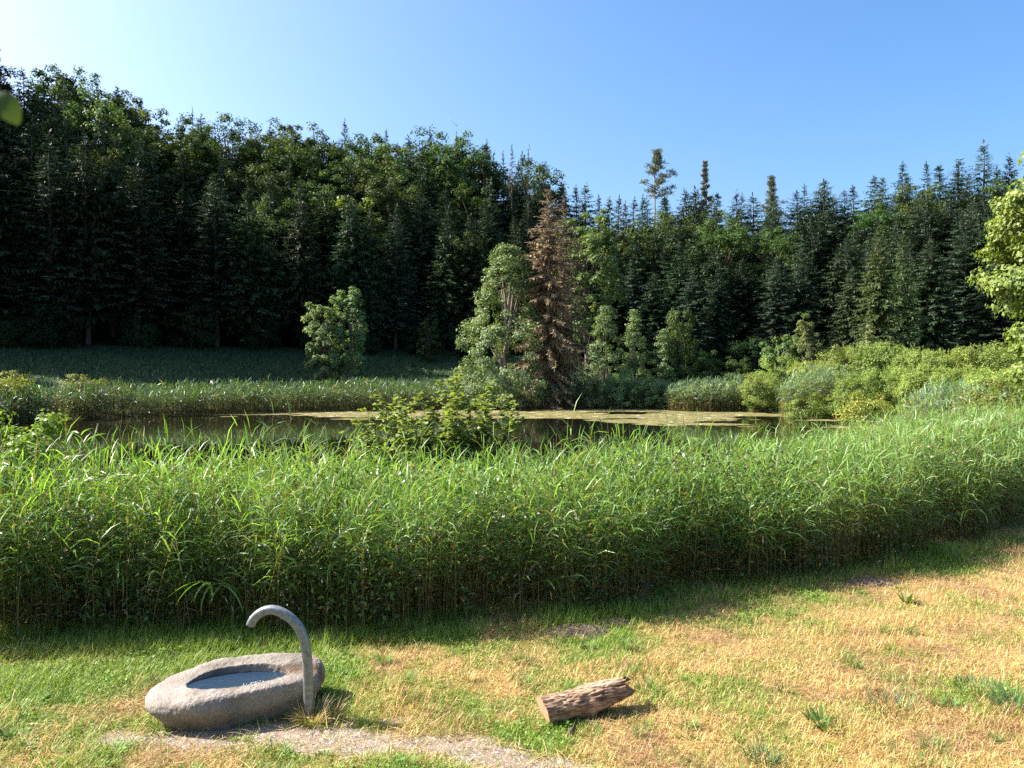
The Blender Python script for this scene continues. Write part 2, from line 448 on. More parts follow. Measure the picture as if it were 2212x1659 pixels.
# ------------------------------------------------------------------ trees
def spruce_meshes(seed, H, Rr, crown0=0.06, mat='spruce', dens=1.0, droop=0.5, top='point', gap=0.0, spray=0.55, bark='bark', slope=0.68, bare=0.0):
    r = np.random.default_rng(seed)
    tr = Acc()
    n = 9
    zz = np.linspace(-0.6, H * 0.985, n)
    wob = np.cumsum(r.normal(0, 0.02, (n, 2)), 0)
    pts = np.stack([wob[:, 0], wob[:, 1], zz], 1)
    rad = np.interp(zz, [0, H * .3, H], [H * .0125, H * .010, .015])
    V, F = tube(pts, rad, 7)
    tr.add(V, F)
    B, DR, SD, LN, WD, TV = [], [], [], [], [], []
    z = H * crown0
    while z < H * 0.985:
        t = (z - H * crown0) / (H * (1 - crown0))
        prof = (1 - t) ** slope
        if top == 'flat':
            prof = min(1, (1 - t) * 2.2 + 0.12) * (0.75 + 0.25 * math.sin(t * 9 + seed))
        low = min(1, 0.55 + t * 3.2)
        nb = max(3, int(round((4.5 + 2 * prof) * dens)))
        a0 = r.uniform(0, 6.28)
        for k in range(nb):
            if r.random() < gap: continue
            a = a0 + k * 6.283 / nb + r.normal(0, .25)
            L = max(.25, Rr * prof * low * r.uniform(0.6, 1.15))
            zb = z + r.uniform(-.2, .2)
            el0 = np.interp(t, [0, .5, .9, 1], [-.25, 0.0, .2, .5]) + r.normal(0, .08)
            dp = droop * np.interp(t, [0, .6, 1], [1.1, .8, .1])
            m = max(4, int(L / 0.24))
            s = np.linspace(0.12, 1, m)
            el = el0 - dp * s + dp * 0.9 * s ** 3
            hx = np.cumsum(np.cos(el)) * L / m; hz = np.cumsum(np.sin(el)) * L / m
            P = np.stack([hx * math.cos(a), hx * math.sin(a), zb + hz], 1)
            if bare > 0 or L > Rr * .8:
                bp = np.vstack([[0, 0, zb], P[::2], P[-1]])
                V, F = tube(bp, np.linspace(.035, .008, len(bp)) * (H / 20), 3)
                tr.add(V, F)
            out = np.array([math.cos(a), math.sin(a), 0]); lat = np.array([-math.sin(a), math.cos(a), 0])
            for sg in (-1, 1, 0, 2):
                keep = r.random(m) > (bare if sg in (0, 2) else bare * .8)
                Q = P[keep]; ssn = s[keep]
                if not len(Q): continue
                kk = len(Q)
                sp = spray * (0.55 + 0.6 * (1 - ssn)) * np.clip(L / 1.6, .45, 1.25) * r.uniform(.7, 1.3, kk)
                if sg == 0:      # along the branch
                    dd = out * 1 + np.array([0, 0, -.25]) + r.normal(0, .25, (kk, 3)); sd = lat + r.normal(0, .3, (kk, 3))
                elif sg == 2:    # hanging
                    dd = np.array([0, 0, -1.0]) + out * .25 + r.normal(0, .3, (kk, 3)); sd = lat + out * r.normal(0, .8, (kk, 1)) + r.normal(0, .2, (kk, 3))
                    sp = sp * (0.5 + droop * .6)
                else:
                    dd = lat * sg * .9 + out * .65 + np.array([0, 0, -.35 * droop - .05]) + r.normal(0, .2, (kk, 3)); sd = out - lat * sg * .4 + r.normal(0, .35, (kk, 3))
                B.append(Q); DR.append(unit(dd)); SD.append(unit(sd)); LN.append(sp); WD.append(sp * r.uniform(.22, .4, kk))
                TV.append(np.clip(r.normal(.35, .22, kk) + .3 * ssn, 0, 1))
        z += (0.42 + 0.12 * r.random()) * (0.5 + 0.5 * prof) * (H / 20) ** .5
    # leader
    k = 10
    B.append(np.stack([np.zeros(k), np.zeros(k), np.linspace(H * .93, H, k)], 1)); an = r.uniform(0, 6.28, k)
    DR.append(unit(np.stack([np.cos(an) * .5, np.sin(an) * .5, np.ones(k)], 1))); SD.append(unit(np.stack([-np.sin(an), np.cos(an), np.zeros(k)], 1)))
    LN.append(np.full(k, .5 * H / 20)); WD.append(np.full(k, .12)); TV.append(np.full(k, .6))
    V, F = kites(np.concatenate(B), np.concatenate(DR), np.concatenate(SD), np.concatenate(LN), np.concatenate(WD))
    cr = Acc(); cr.add(V, F, np.repeat(np.concatenate(TV), 4))
    return tr.mesh('trunk', M[bark], smooth=True), cr.mesh('crown', M[mat])

def broad_meshes(seed, H, Rr, mat='beech', nclus=150, nleaf=90, leaf=0.28, low=0.2, shape=1.0, clus=0.20, bark='bark', upright=0.0, lobes=5, trunks=1, stretch_top=1.0, shoots=0, cone=0.0):
    """crown of leaf clusters carried by limbs; low = crown base as a fraction of H"""
    r = np.random.default_rng(seed)
    tr, cr = Acc(), Acc()
    c0 = H * (low + 1) / 2; hz = H * (1 - low) / 2
    ph = r.uniform(0, 6.28, 6); am = r.uniform(.08, .2, 6)
    # cluster centres through the outer crown
    u = unit(r.normal(size=(nclus, 3)))
    a = np.arctan2(u[:, 1], u[:, 0])
    lob = 1 + .7 * (am[0] * np.sin(lobes * a + ph[0] + u[:, 2] * 4) + am[1] * np.sin(3 * a + ph[1]) + am[2] * np.sin(u[:, 2] * 7 + ph[2] + a * 2))
    rr = r.uniform(0.45, 1.0, nclus) ** 0.55 * lob
    lob = np.minimum(lob, 1.12); rr = np.minimum(rr, 1.08)
    zt = np.minimum(u[:, 2] * rr, .97)
    rad = Rr * rr * np.sqrt(np.clip(1 - u[:, 2] ** 2, 0, 1)) ** shape
    if stretch_top != 1.0:
        rad = rad * np.where(zt > 0, 1 - (1 - 1 / stretch_top) * np.clip(zt, 0, 1), 1)
    if cone:
        zt = r.uniform(0, 1, nclus) ** 1.25 * 2 - 1
        rad = Rr * (rr / 1.1) * (1 - (zt + 1) / 2 * .97) ** cone * (1 + .12 * np.sin(a * 3 + zt * 9))
    C = np.stack([rad * np.cos(a), rad * np.sin(a), c0 + hz * zt], 1)
    C[:, 2] = np.maximum(C[:, 2], H * low * .6 + .15)
    cen = np.array([0, 0, c0 - hz * .3])
    CR = clus * Rr * r.uniform(.65, 1.35, nclus)
    idx = np.repeat(np.arange(nclus), nleaf)
    q = unit(r.normal(size=(len(idx), 3))) * (r.uniform(0.35, 1, (len(idx), 1)))
    q[:, 2] = q[:, 2] * (.62 + upright)
    P = C[idx] + q * CR[idx][:, None]
    outw = unit(P - cen)
    nrm = unit(q * .8 + outw * .5 + np.array([0, 0, .55]) + r.normal(0, .45, (len(idx), 3)))
    dr = unit(np.cross(nrm, r.normal(size=(len(idx), 3))) + np.array([0, 0, -.25 + upright]))
    sd = unit(np.cross(nrm, dr))
    ln = leaf * r.uniform(.7, 1.3, len(idx))
    V, F = kites(P, dr, sd, ln, ln * r.uniform(.55, .85, len(idx)), fold=.3)
    ctone = r.normal(.42, .16, nclus)
    TV = np.clip(ctone[idx] + r.normal(0, .16, len(idx)), 0, 1)
    cr.add(V, F, np.repeat(TV, 4))
    if shoots:   # upright leafy shoots breaking the top outline
        for k in range(shoots):
            an = r.uniform(0, 6.28); rk = Rr * math.sqrt(r.random()) * .9
            zt0 = c0 + hz * math.sqrt(max(0, 1 - (rk / Rr) ** 2)) * .8
            m = 26; hh = r.uniform(.5, 1.1) * H * .16
            s = r.random(m)
            b = np.stack([rk * math.cos(an) + r.normal(0, .03, m), rk * math.sin(an) + r.normal(0, .03, m), zt0 + s * hh], 1)
            an2 = r.uniform(0, 6.28, m)
            dr = unit(np.stack([np.cos(an2) * .6, np.sin(an2) * .6, np.ones(m)], 1)); sd = unit(np.cross(dr, r.normal(size=(m, 3))))
            ln = leaf * r.uniform(.7, 1.2, m) * (1.1 - s * .4)
            V, F = kites(b, dr, sd, ln, ln * .4)
            cr.add(V, F, np.repeat(np.clip(r.normal(.6, .2, m), 0, 1), 4))
    # trunk(s) and limbs
    for k in range(trunks):
        a1 = r.uniform(0, 6.28) if trunks > 1 else 0
        off = np.array([math.cos(a1), math.sin(a1), 0]) * (Rr * .12 if trunks > 1 else 0)
        topx = off * 2.5 + r.normal(0, .05 * Rr, 3)
        s = np.linspace(0, 1, 8)[:, None]
        pts = off * (1 - s) + topx * s + np.array([0, 0, 1]) * (s * H * .85 - .5)
        pts[:, :2] += np.cumsum(r.normal(0, .012 * H, (8, 2)), 0)
        r0 = H * .016 / math.sqrt(trunks)
        V, F = tube(pts, np.linspace(r0, r0 * .2, 8), 7); tr.add(V, F)
        for ci in r.choice(nclus, min(nclus, 26 // trunks), replace=False):
            e = C[ci]; j = int(np.clip((e[2] - CR[ci] * 2) / (H * .85) * 7 - 1.2, 1, 6)); b0 = pts[j]
            mid = (b0 + e) / 2 + np.array([0, 0, .08 * np.linalg.norm(e - b0)])
            V, F = tube([b0, b0 * .6 + mid * .4, mid, mid * .4 + e * .6, e], np.array([.45, .38, .28, .18, .08]) * r0, 4); tr.add(V, F)
    return tr.mesh('trunk', M[bark], smooth=True), cr.mesh('crown', M[mat])

def tree(name, meshes, loc, rz, s, label, cat, group=None):
    t = empty(name, loc, rz, s)
    obj('trunk', meshes[0], t); obj('crown', meshes[1], t)
    tag(t, label, cat, group)
    return t

SPR = [(spruce_meshes(100 + i, 20, w, c0, 'spruce', dens=1.05, droop=dp, spray=.62), 20) for i, (w, c0, dp) in enumerate([(4.2, .10, .7), (4.6, .16, .9), (3.7, .08, .6), (4.4, .22, 1.0), (3.9, .12, .8)])]
FIR = [(spruce_meshes(120 + i, 20, w, c0, 'fir', dens=1.1, droop=.25, slope=sl, spray=.6), 20) for i, (w, c0, sl) in enumerate([(4.2, .12, .68), (4.0, .2, .6), (3.7, .1, .7), (4.4, .15, .62)])]
LAR = [(spruce_meshes(140 + i, 20, 2.9, .25, 'larch', dens=.9, droop=.5, spray=.42, gap=.25, bare=.35), 20) for i in range(2)]
BEE = [(broad_meshes(160 + i, 20, w, 'beech', 200, 80, .28, lw, .8, .19), 20) for i, (w, lw) in enumerate([(4.6, .22), (5.2, .3), (4.2, .18), (3.8, .35)])]
MAPL = [(broad_meshes(170 + i, 20, w, 'maple', 200, 80, .28, lw, .8, .2), 20) for i, (w, lw) in enumerate([(4.6, .15), (4.2, .1)])]

SKY_X = [-900, -300, 0, 60, 130, 200, 250, 300, 345, 375, 400, 440, 510, 560, 640, 700, 745, 790, 835, 875, 930, 985, 1050, 1100, 1140, 1180, 1215, 1260, 1310, 1370, 1420, 1470, 1520, 1560, 1600, 1665, 1720, 1800, 1870, 1900, 1950, 2000, 2050, 2080, 2130, 2190, 2400]
SKY_Y = [-60, 80, 155, 150, 142, 165, 180, 215, 262, 300, 245, 243, 262, 275, 268, 290, 285, 300, 300, 303, 290, 305, 325, 330, 330, 365, 390, 410, 432, 410, 420, 395, 395, 400, 418, 410, 392, 398, 388, 372, 352, 340, 328, 332, 318, 345, 350]
FORG = 'trees of the forest across the pond'

def zone(px):
    for lim, txt in ((230, 'at the left end of the wood'), (420, 'left of the shaded skyline dip'), (660, 'left of the meadow willow'), (860, 'behind the meadow willow'),
                     (1080, 'left of the dead spruces'), (1300, 'behind the dead spruces'), (1500, 'under the lone pine'), (1760, 'left of the slim birch'),
                     (2000, 'behind the big spruce'), (9999, 'beside the near maple')):
        if px < lim: return txt
placed = []
def plant_row(dy, step, topfn, kinds, hmin, hmax, rowtxt, x0, x1, jit=1.0):
    x = x0
    while x < x1:
        X = x + random.uniform(-.3, .3) * step; Y = float(Yedge(X)) + dy + random.uniform(-1.3, 1.3) * jit
        px = X / Y * 1659 + 1106
        x += step * random.uniform(.8, 1.25)
        if px < -760 or px > 2330 or Y > 142: continue
        z = float(terrain(X, Y))
        ztop = Z(topfn(px) + random.uniform(-14, 24), Y)
        H = min(max(ztop - z, hmin if px > 0 else 20), hmax)
        kd = kinds(px)
        fam, nm, word, cat = {'s': (SPR, 'spruce_tree', 'dark spruce', 'spruce'), 'f': (FIR, 'fir_tree', 'blue-green fir', 'fir'), 'b': (BEE, 'beech_tree', 'round-topped leafy beech', 'beech'),
                         'l': (LAR, 'larch_tree', 'thin feathery larch', 'larch'), 'm': (MAPL, 'maple_tree', 'full green maple', 'maple')}[kd]
        me, h0 = random.choice(fam)
        s = H / h0
        w = s ** .7 * random.uniform(.95, 1.6) if kd in 'sf' else s ** .7
        t = tree(nm, me, (X, Y, z - .1), random.uniform(0, 6.28), (w, w, s), f'{word} {rowtxt} {zone(px)}', cat, FORG)
        t.rotation_euler = (random.gauss(0, .018), random.gauss(0, .018), t.rotation_euler[2])
        placed.append((px, Y, kd))

def mix(*opts):
    return lambda px: random.choice(opts)
sky_y = lambda px: float(np.interp(px, SKY_X, SKY_Y))
def k_ridge(px):
    if px < 230: return random.choice('sfbsf')
    if px < 1000: return random.choice('bbsfbmbf')
    if px < 1180: return random.choice('llsb')
    return random.choice('sffssf')
def k_mid(px):
    if px < 1000: return random.choice('sfbssmb')
    return random.choice('sffsb')
def k_front(px):
    if px < 1000: return random.choice('ssfsss')
    return random.choice('sssf')
plant_row(34, 3.3, sky_y, k_ridge, 13, 34, 'on the skyline', -118, 105)
plant_row(31, 3.4, lambda p: sky_y(p) + 12, k_ridge, 12, 34, 'close under the skyline', -114, 100)
plant_row(25, 3.6, lambda p: sky_y(p) + np.interp(p, [0, 1000, 1300, 2200], [20, 25, 35, 45]), k_mid, 12, 34, 'well below the skyline', -112, 95)
plant_row(22, 3.3, lambda p: sky_y(p) + np.interp(p, [1300, 2200], [55, 80]), lambda p: random.choice('sffs'), 11, 30, 'above the middle of the slope', 14, 92)
plant_row(18, 4.0, lambda p: sky_y(p) + np.interp(p, [0, 1000, 1300, 2200], [60, 70, 75, 95]), k_mid, 12, 32, 'half way up the slope', -105, 85)
plant_row(13, 3.5, lambda p: sky_y(p) + np.interp(p, [1300, 2200], [105, 140]), lambda p: random.choice('sfss'), 10, 26, 'below the middle of the slope', 14, 84)
plant_row(9, 4.0, lambda p: sky_y(p) + np.interp(p, [0, 1000, 1300, 2200], [100, 120, 125, 160]), k_front, 11, 30, 'in the second row', -98, 78)
plant_row(1, 4.2, lambda p: sky_y(p) + np.interp(p, [0, 1000, 1300, 2200], [130, 160, 150, 200]), k_front, 10, 28, 'in the front row', -90, 74)

# dark understorey along the forest edge
UND = [broad_meshes(190 + i, 4, 2.3, 'understorey', 70, 90, .2, .02, .7, .3, trunks=3) for i in range(2)]
x = -60
while x < 62:
    Y = float(Yedge(x)) - 1.5 + random.uniform(-1, 1.5); px = x / Y * 1659 + 1106
    tree('hazel_bush', UND[random.randrange(2)], (x, Y, float(terrain(x, Y)) - .1), random.uniform(0, 6), random.uniform(.6, 1.35),
         ('tall ' if len(placed) % 2 else 'low ') + 'bush at the foot of the wood ' + zone(px), 'bush', 'bushes along the foot of the wood')
    x += random.uniform(3.2, 6.5); placed.append(0)

def put(name, meshes, px, D, ytop, h0, label, cat, group=None, wid=1.0, rz=None, zoff=0.0):
    X = W(px, D); z = float(terrain(X, D)) - .05 + zoff
    s = (Z(ytop, D) - z) / h0
    return tree(name, meshes, (X, D, z), random.uniform(0, 6.28) if rz is None else rz, (s * wid, s * wid, s), label, cat, group)

# --- landmark trees on the far bank
put('maple_tree', broad_meshes(301, 15, 6.2, 'pale_maple', 320, 100, .2, .01, .62, .12, bark='bark_pale', cone=.6), 1098, 71.5, 535, 15, 'big pale green maple reaching the ground left of the dead spruces', 'maple')
put('maple_tree', broad_meshes(302, 18, 3.9, 'maple', 200, 90, .3, .15, .7, .18), 1268, 90, 458, 18, 'tall rounded green maple rising just right of the dead spruces', 'maple')
put('dead_spruce', spruce_meshes(303, 21, 5.2, .03, 'dead', dens=1.35, droop=1.0, spray=.55, bare=.28, gap=.15, bark='bark_pale'), 1184, 70.5, 408, 21, 'dead spruce with rust brown needles, the taller and fuller one', 'dead tree')
put('dead_spruce', spruce_meshes(304, 20, 5.0, .05, 'dead', dens=1.0, droop=1.2, spray=.45, bare=.5, gap=.15, bark='bark_grey'), 1217, 74, 425, 20, 'thin dead spruce with grey bare branches behind the rust brown one', 'dead tree')
put('young_maple', broad_meshes(305, 9, 2.8, 'pale_maple', 110, 90, .15, .03, .7, .22, cone=.7), 1308, 80, 664, 9, 'pointed young maple nearest the dead spruces on far shore', 'tree')
put('young_maple', broad_meshes(306, 9, 2.3, 'pale_maple', 100, 90, .15, .05, .8, .24, cone=.7), 1372, 81, 672, 9, 'slim young maple in the middle of the far shore trio', 'tree')
put('young_maple', broad_meshes(307, 7, 1.9, 'pale_maple', 70, 80, .15, .08, .8, .28, cone=.7), 1432, 79, 714, 7, 'smallest young maple at the right of the far shore trio', 'tree')
for px, D, yt, nm, lb in ((1345, 70, 800, 'a', 'round low bush in front of the slim young maple'), (1408, 69.5, 812, 'b', 'low bush beside the smallest young maple'), (1285, 70, 808, 'c', 'low bright bush at the foot of the dead spruces'),
                          (1470, 80, 670, 'd', 'shaded blue-green leafy tree right of the young maple trio'), (1530, 80, 755, 'e', 'shaded dark bush left of the scrub mound'), (1590, 78, 770, 'f', 'shaded dark bush touching the scrub mound')):
    put('shore_bush', broad_meshes(310 + ord(nm), 4, 1.6, 'birch' if nm in 'abc' else 'beech', 80, 80, .14, .02, .7, .28, trunks=3), px, D, yt, 4, lb, 'bush', wid=1.0 if yt > 700 else .5)
put('meadow_willow', broad_meshes(320, 10, 1.75, 'birch', 180, 100, .18, .04, .75, .22, bark='bark_pale', stretch_top=1.3), 756, 79, 612, 10, 'lone pale willow standing on the shaded meadow', 'willow')
put('willow_limb_bush', broad_meshes(321, 6, 1.7, 'birch', 90, 90, .2, .04, .7, .26), 704, 78, 642, 6, 'lower rounded willow leaning out left of the meadow willow', 'willow', wid=.8)
put('meadow_bush', broad_meshes(322, 5, 1.6, 'beech', 70, 60, .22, .03, .7, .26, trunks=3), 925, 92, 686, 5, 'dark round bush on the upper meadow before the wood', 'bush', wid=.8)
put('birch_tree', broad_meshes(323, 8, 1.35, 'birch', 130, 90, .14, .05, .8, .24, bark='bark_pale', stretch_top=2.2, upright=.2), 1742, 66, 680, 8, 'slim pale birch standing out of the left part of the scrub', 'birch')
put('birch_tree', broad_meshes(324, 7, 1.1, 'birch', 90, 80, .14, .05, .8, .24, bark='bark_pale', stretch_top=2), 1881, 66, 702, 7, 'small pale birch in front of the big dark spruce', 'birch')
put('sumac_tree', broad_meshes(325, 6, 2.2, 'maple', 28, 120, .26, .55, .5, .24, bark='bark_pale'), 1688, 68, 724, 6, 'flat-tiered sumac left of the slim pale birch', 'tree', wid=.8)
put('young_spruce', spruce_meshes(326, 5, 1.0, .05, 'spruce', dens=.8, droop=.3, spray=.5), 1798, 64, 736, 5, 'tiny bright spruce just right of the slim birch', 'spruce')
put('big_spruce', spruce_meshes(327, 18, 4.0, .03, 'larch', dens=1.4, droop=1.0, spray=.55), 1898, 74, 484, 18, 'big dark spruce standing in front of the wood behind the scrub', 'spruce')
put('big_spruce', spruce_meshes(328, 16, 3.2, .03, 'larch', dens=1.3, droop=1.0, spray=.55), 1948, 78, 505, 16, 'second spruce close behind the right side of the big one', 'spruce')
# ridge pines
def pine_meshes(seed, H, c0, Rr):
    r = np.random.default_rng(seed); tr, cr = Acc(), Acc()
    z = np.linspace(-.5, H * .97, 9)
    pts = np.stack([np.cumsum(r.normal(0, .06, 9)), np.cumsum(r.normal(0, .06, 9)), z], 1)
    V, F = tube(pts, np.linspace(.24, .05, 9), 7); tr.add(V, F)
    for k in range(30):
        t = (k + r.random()) / 30; zz = H * (c0 + (1 - c0) * t); a = r.uniform(0, 6.28)
        L = Rr * math.sin(min(1, .28 + t * .95) * math.pi) ** .6 * r.uniform(.5, 1.1)
        e = np.array([math.cos(a) * L, math.sin(a) * L, zz + L * .15])
        b = np.array([0, 0, zz - L * .2]); V, F = tube([b, (b + e) / 2, e], [.07, .05, .02], 4); tr.add(V, F)
        for c in (e, (b * .35 + e * .65), b * .7 + e * .3):
            if r.random() < .25: continue
            m = 60; q = unit(r.normal(size=(m, 3))) * r.uniform(.2, 1, (m, 1)) * np.array([1, 1, .45]) * Rr * .26
            dr = unit(q + np.array([0, 0, .5]) + r.normal(0, .3, (m, 3))); V, F = kites(c + q, dr, unit(np.cross(dr, r.normal(size=(m, 3)))), r.uniform(.25, .45, m), r.uniform(.06, .12, m))
            cr.add(V, F, np.repeat(np.clip(r.normal(.5, .25, m), 0, 1), 4))
    return tr.mesh('trunk', M['bark_pale'], True), cr.mesh('crown', M['pine'])
put('pine_tree', pine_meshes(330, 26, .78, 2.2), 1418, 138, 330, 26, 'tall lone pine with bare trunk rising above the ridge', 'pine')
put('pine_tree', pine_meshes(331, 26, .70, 1.3), 1521, 138, 352, 26, 'ragged narrow-crowned conifer rising above the ridge', 'pine')
put('pine_tree', pine_meshes(332, 24, .70, 2.2), 1664, 138, 386, 24, 'stubby flat-topped conifer on the ridge', 'pine')
for px, yt, D, lb in ((747, 262, 128, 'narrow spire of a spruce above the yellow-green beech'), (836, 284, 128, 'narrow spruce spire on the ridge right of the yellow-green beech'), (930, 283, 126, 'pointed dark spruce topping the middle of the wood'),
                      (987, 294, 128, 'thin pale spruce tip on the middle skyline'), (1052, 309, 128, 'thin ragged spruce tip left of the larches')):
    put('spruce_tree', random.choice(SPR)[0], px, D, yt, 20, lb, 'spruce', wid=.62)
for px, yt, D, lb in ((1106, 320, 122, 'left one of the two feathery larches on the skyline'), (1142, 320, 122, 'right one of the two feathery larches on the skyline'),
                      (420, 240, 112, 'thin see-through larch in the left skyline dip')):
    put('larch_tree', random.choice(LAR)[0], px, D, yt, 20, lb, 'larch', wid=.75)
GB = broad_meshes(335, 14, 3.5, 'golden', 120, 80, .3, .25, .8, .2)
put('beech_tree', GB, 765, 104, 300, 20, 'yellow-green beech catching the sun high in the wood', 'beech')
for px_, yt_, D_, lb_ in ((470, 285, 104, 'sunlit yellow-green beech right of the see-through larch'), (575, 285, 110, 'yellow-green beech on the rounded middle-left skyline'), (1003, 400, 104, 'sunlit yellow-green beech low between the spruce tips'), (300, 262, 98, 'yellow-green beech on the falling left skyline')):
    put('beech_tree', GB, px_, D_, yt_, 20, lb_, 'beech', wid=.8)
put('beech_tree', GB, 215, 92, 178, 20, 'sunlit yellowish beech near the top of the left wood', 'beech')
put('beech_tree', BEE[2][0], 820, 106, 345, 20, 'soft green tree half way along the dark wood', 'tree', wid=.8)
put('beech_tree', MAPL[1][0], 600, 96, 430, 20, 'grey-green tree half lit low in the dark wood', 'tree')

# --- willow scrub mound at right
WIL = [broad_meshes(340 + i, 5, 2.6, 'willow', 130, 100, .15, .0, .5, .2, trunks=4, shoots=60, upright=.3) for i in range(3)]
scrub = [(1645, 63, 812, 4.2, 'left end of the scrub, above the shore reeds'), (1690, 66, 770, 5, 'under the slim pale birch'), (1765, 62, 775, 5, 'under the tiny bright spruce'),
         (1835, 63, 752, 5.2, 'left of the small pale birch'), (1905, 62, 745, 5.4, 'in front of the big dark spruce'), (1985, 60, 741, 5.6, 'tallest at the crest of the mound'), (2060, 60, 742, 5.6, 'crest, right of the tallest'),
         (2130, 58, 746, 5.4, 'crest, next to the near maple'), (2200, 56, 756, 5.2, 'half hidden by the near maple'), (1850, 56, 795, 4.3, 'behind the blue-green reed clump'), (1925, 55, 790, 4.6, 'middle of the mound face'),
         (2005, 52, 790, 4.4, 'over the nearer reed clump'), (2085, 50, 792, 4.2, 'face of the mound above the nearer reed clump'), (2160, 46, 800, 4, 'low at the maple side')]
for i, (px, D, yt, h, lb) in enumerate(scrub):
    yt += random.choice((-10, -3, 6)); D += random.uniform(-1.5, 1.5)
    X = W(px, D); z = float(terrain(X, D)) - .1; s = (Z(yt, D) - z) / 5.35
    tree('willow_bush', WIL[i % 3], (X, D, z), random.uniform(0, 6.28), (s * random.uniform(.95, 1.15), s * 1.05, s), 'light green willow bush, ' + lb, 'bush', 'willow bushes of the scrub mound')
YB = broad_meshes(350, 3, 1.7, 'golden', 80, 80, .12, 0, .55, .28, trunks=3)
for px, D, yt, lb in ((1742, 57, 846, 'yellow-green bush hanging over the water at the pond corner'), (1800, 56.5, 850, 'small yellow-green bush right of the one over the water'), (1880, 50, 845, 'yellowish bush between the two reed clumps'), (1640, 64, 822, 'dark yellow-green bush at the end of the shore reeds'),
                      (2175, 33, 815, 'spreading flat-branched bush under the near maple'), (178, 57, 806, 'golden bush showing above the far left reeds'), (5, 52, 800, 'small golden bush at the far left reeds')):
    put('yellow_bush', YB, px, D, yt, 3.1, lb, 'bush', 'yellowish bushes round the pond')

# ------------------------------------------------------------------ reeds
def reed_bed(px_, py_, pz_, hgt, nleaf, leafL, leafW, K, tone, rg, lean=.10, stem_w=.011, dead=.10, low=.12, stemK=4):
    N = len(px_); V_, F_, C_ = [], [], []; off = 0
    def add(V, F, c, k):
        nonlocal off
        V_.append(V); F_.append(F + off); off += len(V); C_.append(np.repeat(c, k, 0))
    base = np.stack([px_, py_, pz_], 1)
    az = rg.uniform(0, 2 * np.pi, N); el0 = np.pi / 2 - np.abs(rg.normal(0, lean * .5, N)); dr = np.abs(rg.normal(lean, lean, N))
    prof = np.linspace(1, .35, stemK)
    V, F = ribbons(base, az, el0, dr, hgt, np.full(N, stem_w), prof)
    sc_ = np.array([.17, .15, .06]) * rg.uniform(.6, 1.4, (N, 1)); ds = rg.random((N, 1)) < .4
    sc_ = np.where(ds, np.array([.24, .16, .08]) * rg.uniform(.6, 1.3, (N, 1)), sc_)
    add(V, F, sc_, stemK * 2)
    cl = V.reshape(N, stemK, 2, 3).mean(2)
    t = low + (1 - low) * (np.arange(nleaf)[None, :] + rg.random((N, nleaf))) / nleaf
    f = np.clip(t, 0, .999) * (stemK - 1); i0 = f.astype(int); fr = (f - i0)[..., None]
    ii = np.arange(N)[:, None]
    P = cl[ii, i0] * (1 - fr) + cl[ii, i0 + 1] * fr
    P = P.reshape(-1, 3); tt = t.ravel(); M_ = len(P)
    az2 = (az[:, None] + np.arange(nleaf)[None, :] * 2.6 + rg.normal(0, .5, (N, nleaf))).ravel()
    e0 = np.interp(tt, [0, .6, .9, 1], [.45, .6, .95, 1.35]) + rg.normal(0, .28, M_)
    dp = np.interp(tt, [0, .8, 1], [1.5, 1.5, .5]) * rg.uniform(.5, 1.35, M_)
    LL = leafL * np.interp(tt, [0, .3, .7, 1], [.3, .55, 1.05, .85]) * rg.uniform(.65, 1.25, M_)
    pf = {4: [.55, 1, .75, .04], 3: [.6, 1, .05], 5: [.5, 1, .95, .6, .03]}[K]
    V, F = ribbons(P, az2, e0, dp, LL, leafW * rg.uniform(.6, 1.3, M_), pf, twist=rg.normal(0, .8, M_))
    g = rg.random((M_, 1))
    c = np.asarray(tone[0]) * (1 - g) + np.asarray(tone[1]) * g
    c = c * rg.uniform(.8, 1.2, (M_, 1))
    low_shade = np.interp(tt, [.25, .8], [1, 0])[:, None]; c = c * (1 - low_shade) + np.array([.05, .06, .02]) * low_shade * rg.uniform(.7, 1.3, (M_, 1))  # shade inside the bed put into leaf colour, brown-olive towards the foot
    dd = (rg.random(M_) < dead * np.interp(tt, [0, .4, 1], [3.2, 1.2, .25]))[:, None]
    c = np.where(dd, np.array([.34, .25, .11]) * rg.uniform(.5, 1.2, (M_, 1)), c)
    add(V, F, c, K * 2)
    return np.concatenate(V_), np.concatenate(F_), np.concatenate(C_)

# near bed
N = 26000
x = rng.uniform(-13, 24, N); y = rng.uniform(8.8, 47, N)
yr, yb = Yfront(x), Yback(x) + .9
px = x / y * 1659 + 1106
ins = (y > yr) & (y < yb) & (px > -140) & (px < 2400)
dep = y - yr
pk = np.where(dep < 2.2, 1.0, np.clip(1.0 - (dep - 2.2) * .05, .33, 1)) 
# denser in front and nearer
x, y = x[ins], y[ins]; dep = dep[ins]
extra_x = rng.uniform(-12, 14, 26000); extra_y = Yfront(extra_x) + rng.random(26000) ** 1.3 * 5.0
e = (extra_y < Yback(extra_x) + .9)
keep = rng.random(e.sum()) < .40
x = np.concatenate([x, extra_x[e][keep]]); y = np.concatenate([y, extra_y[e][keep]])
px = x / y * 1659 + 1106; k = (px > -160) & (px < 2420); x, y = x[k], y[k]
dep = y - Yfront(x) - .9 * (fbm(x * .8, x * 0 + 2, 66, 3) - .45)
k = dep > 0; x, y, dep = x[k], y[k], dep[k]
z = np.maximum(terrain(x, y), WATER - .25)
hg = 1.56 + .13 * ss(2, 9, x) + .5 * (fbm(x * .6, y * .6, 71) - .5) * 2 + .65 * (fbm(x * 1.7, y * 1.7, 72, 2) - .5) + rng.normal(0, .2, len(x)) - .10 * ss(8, 16, x)
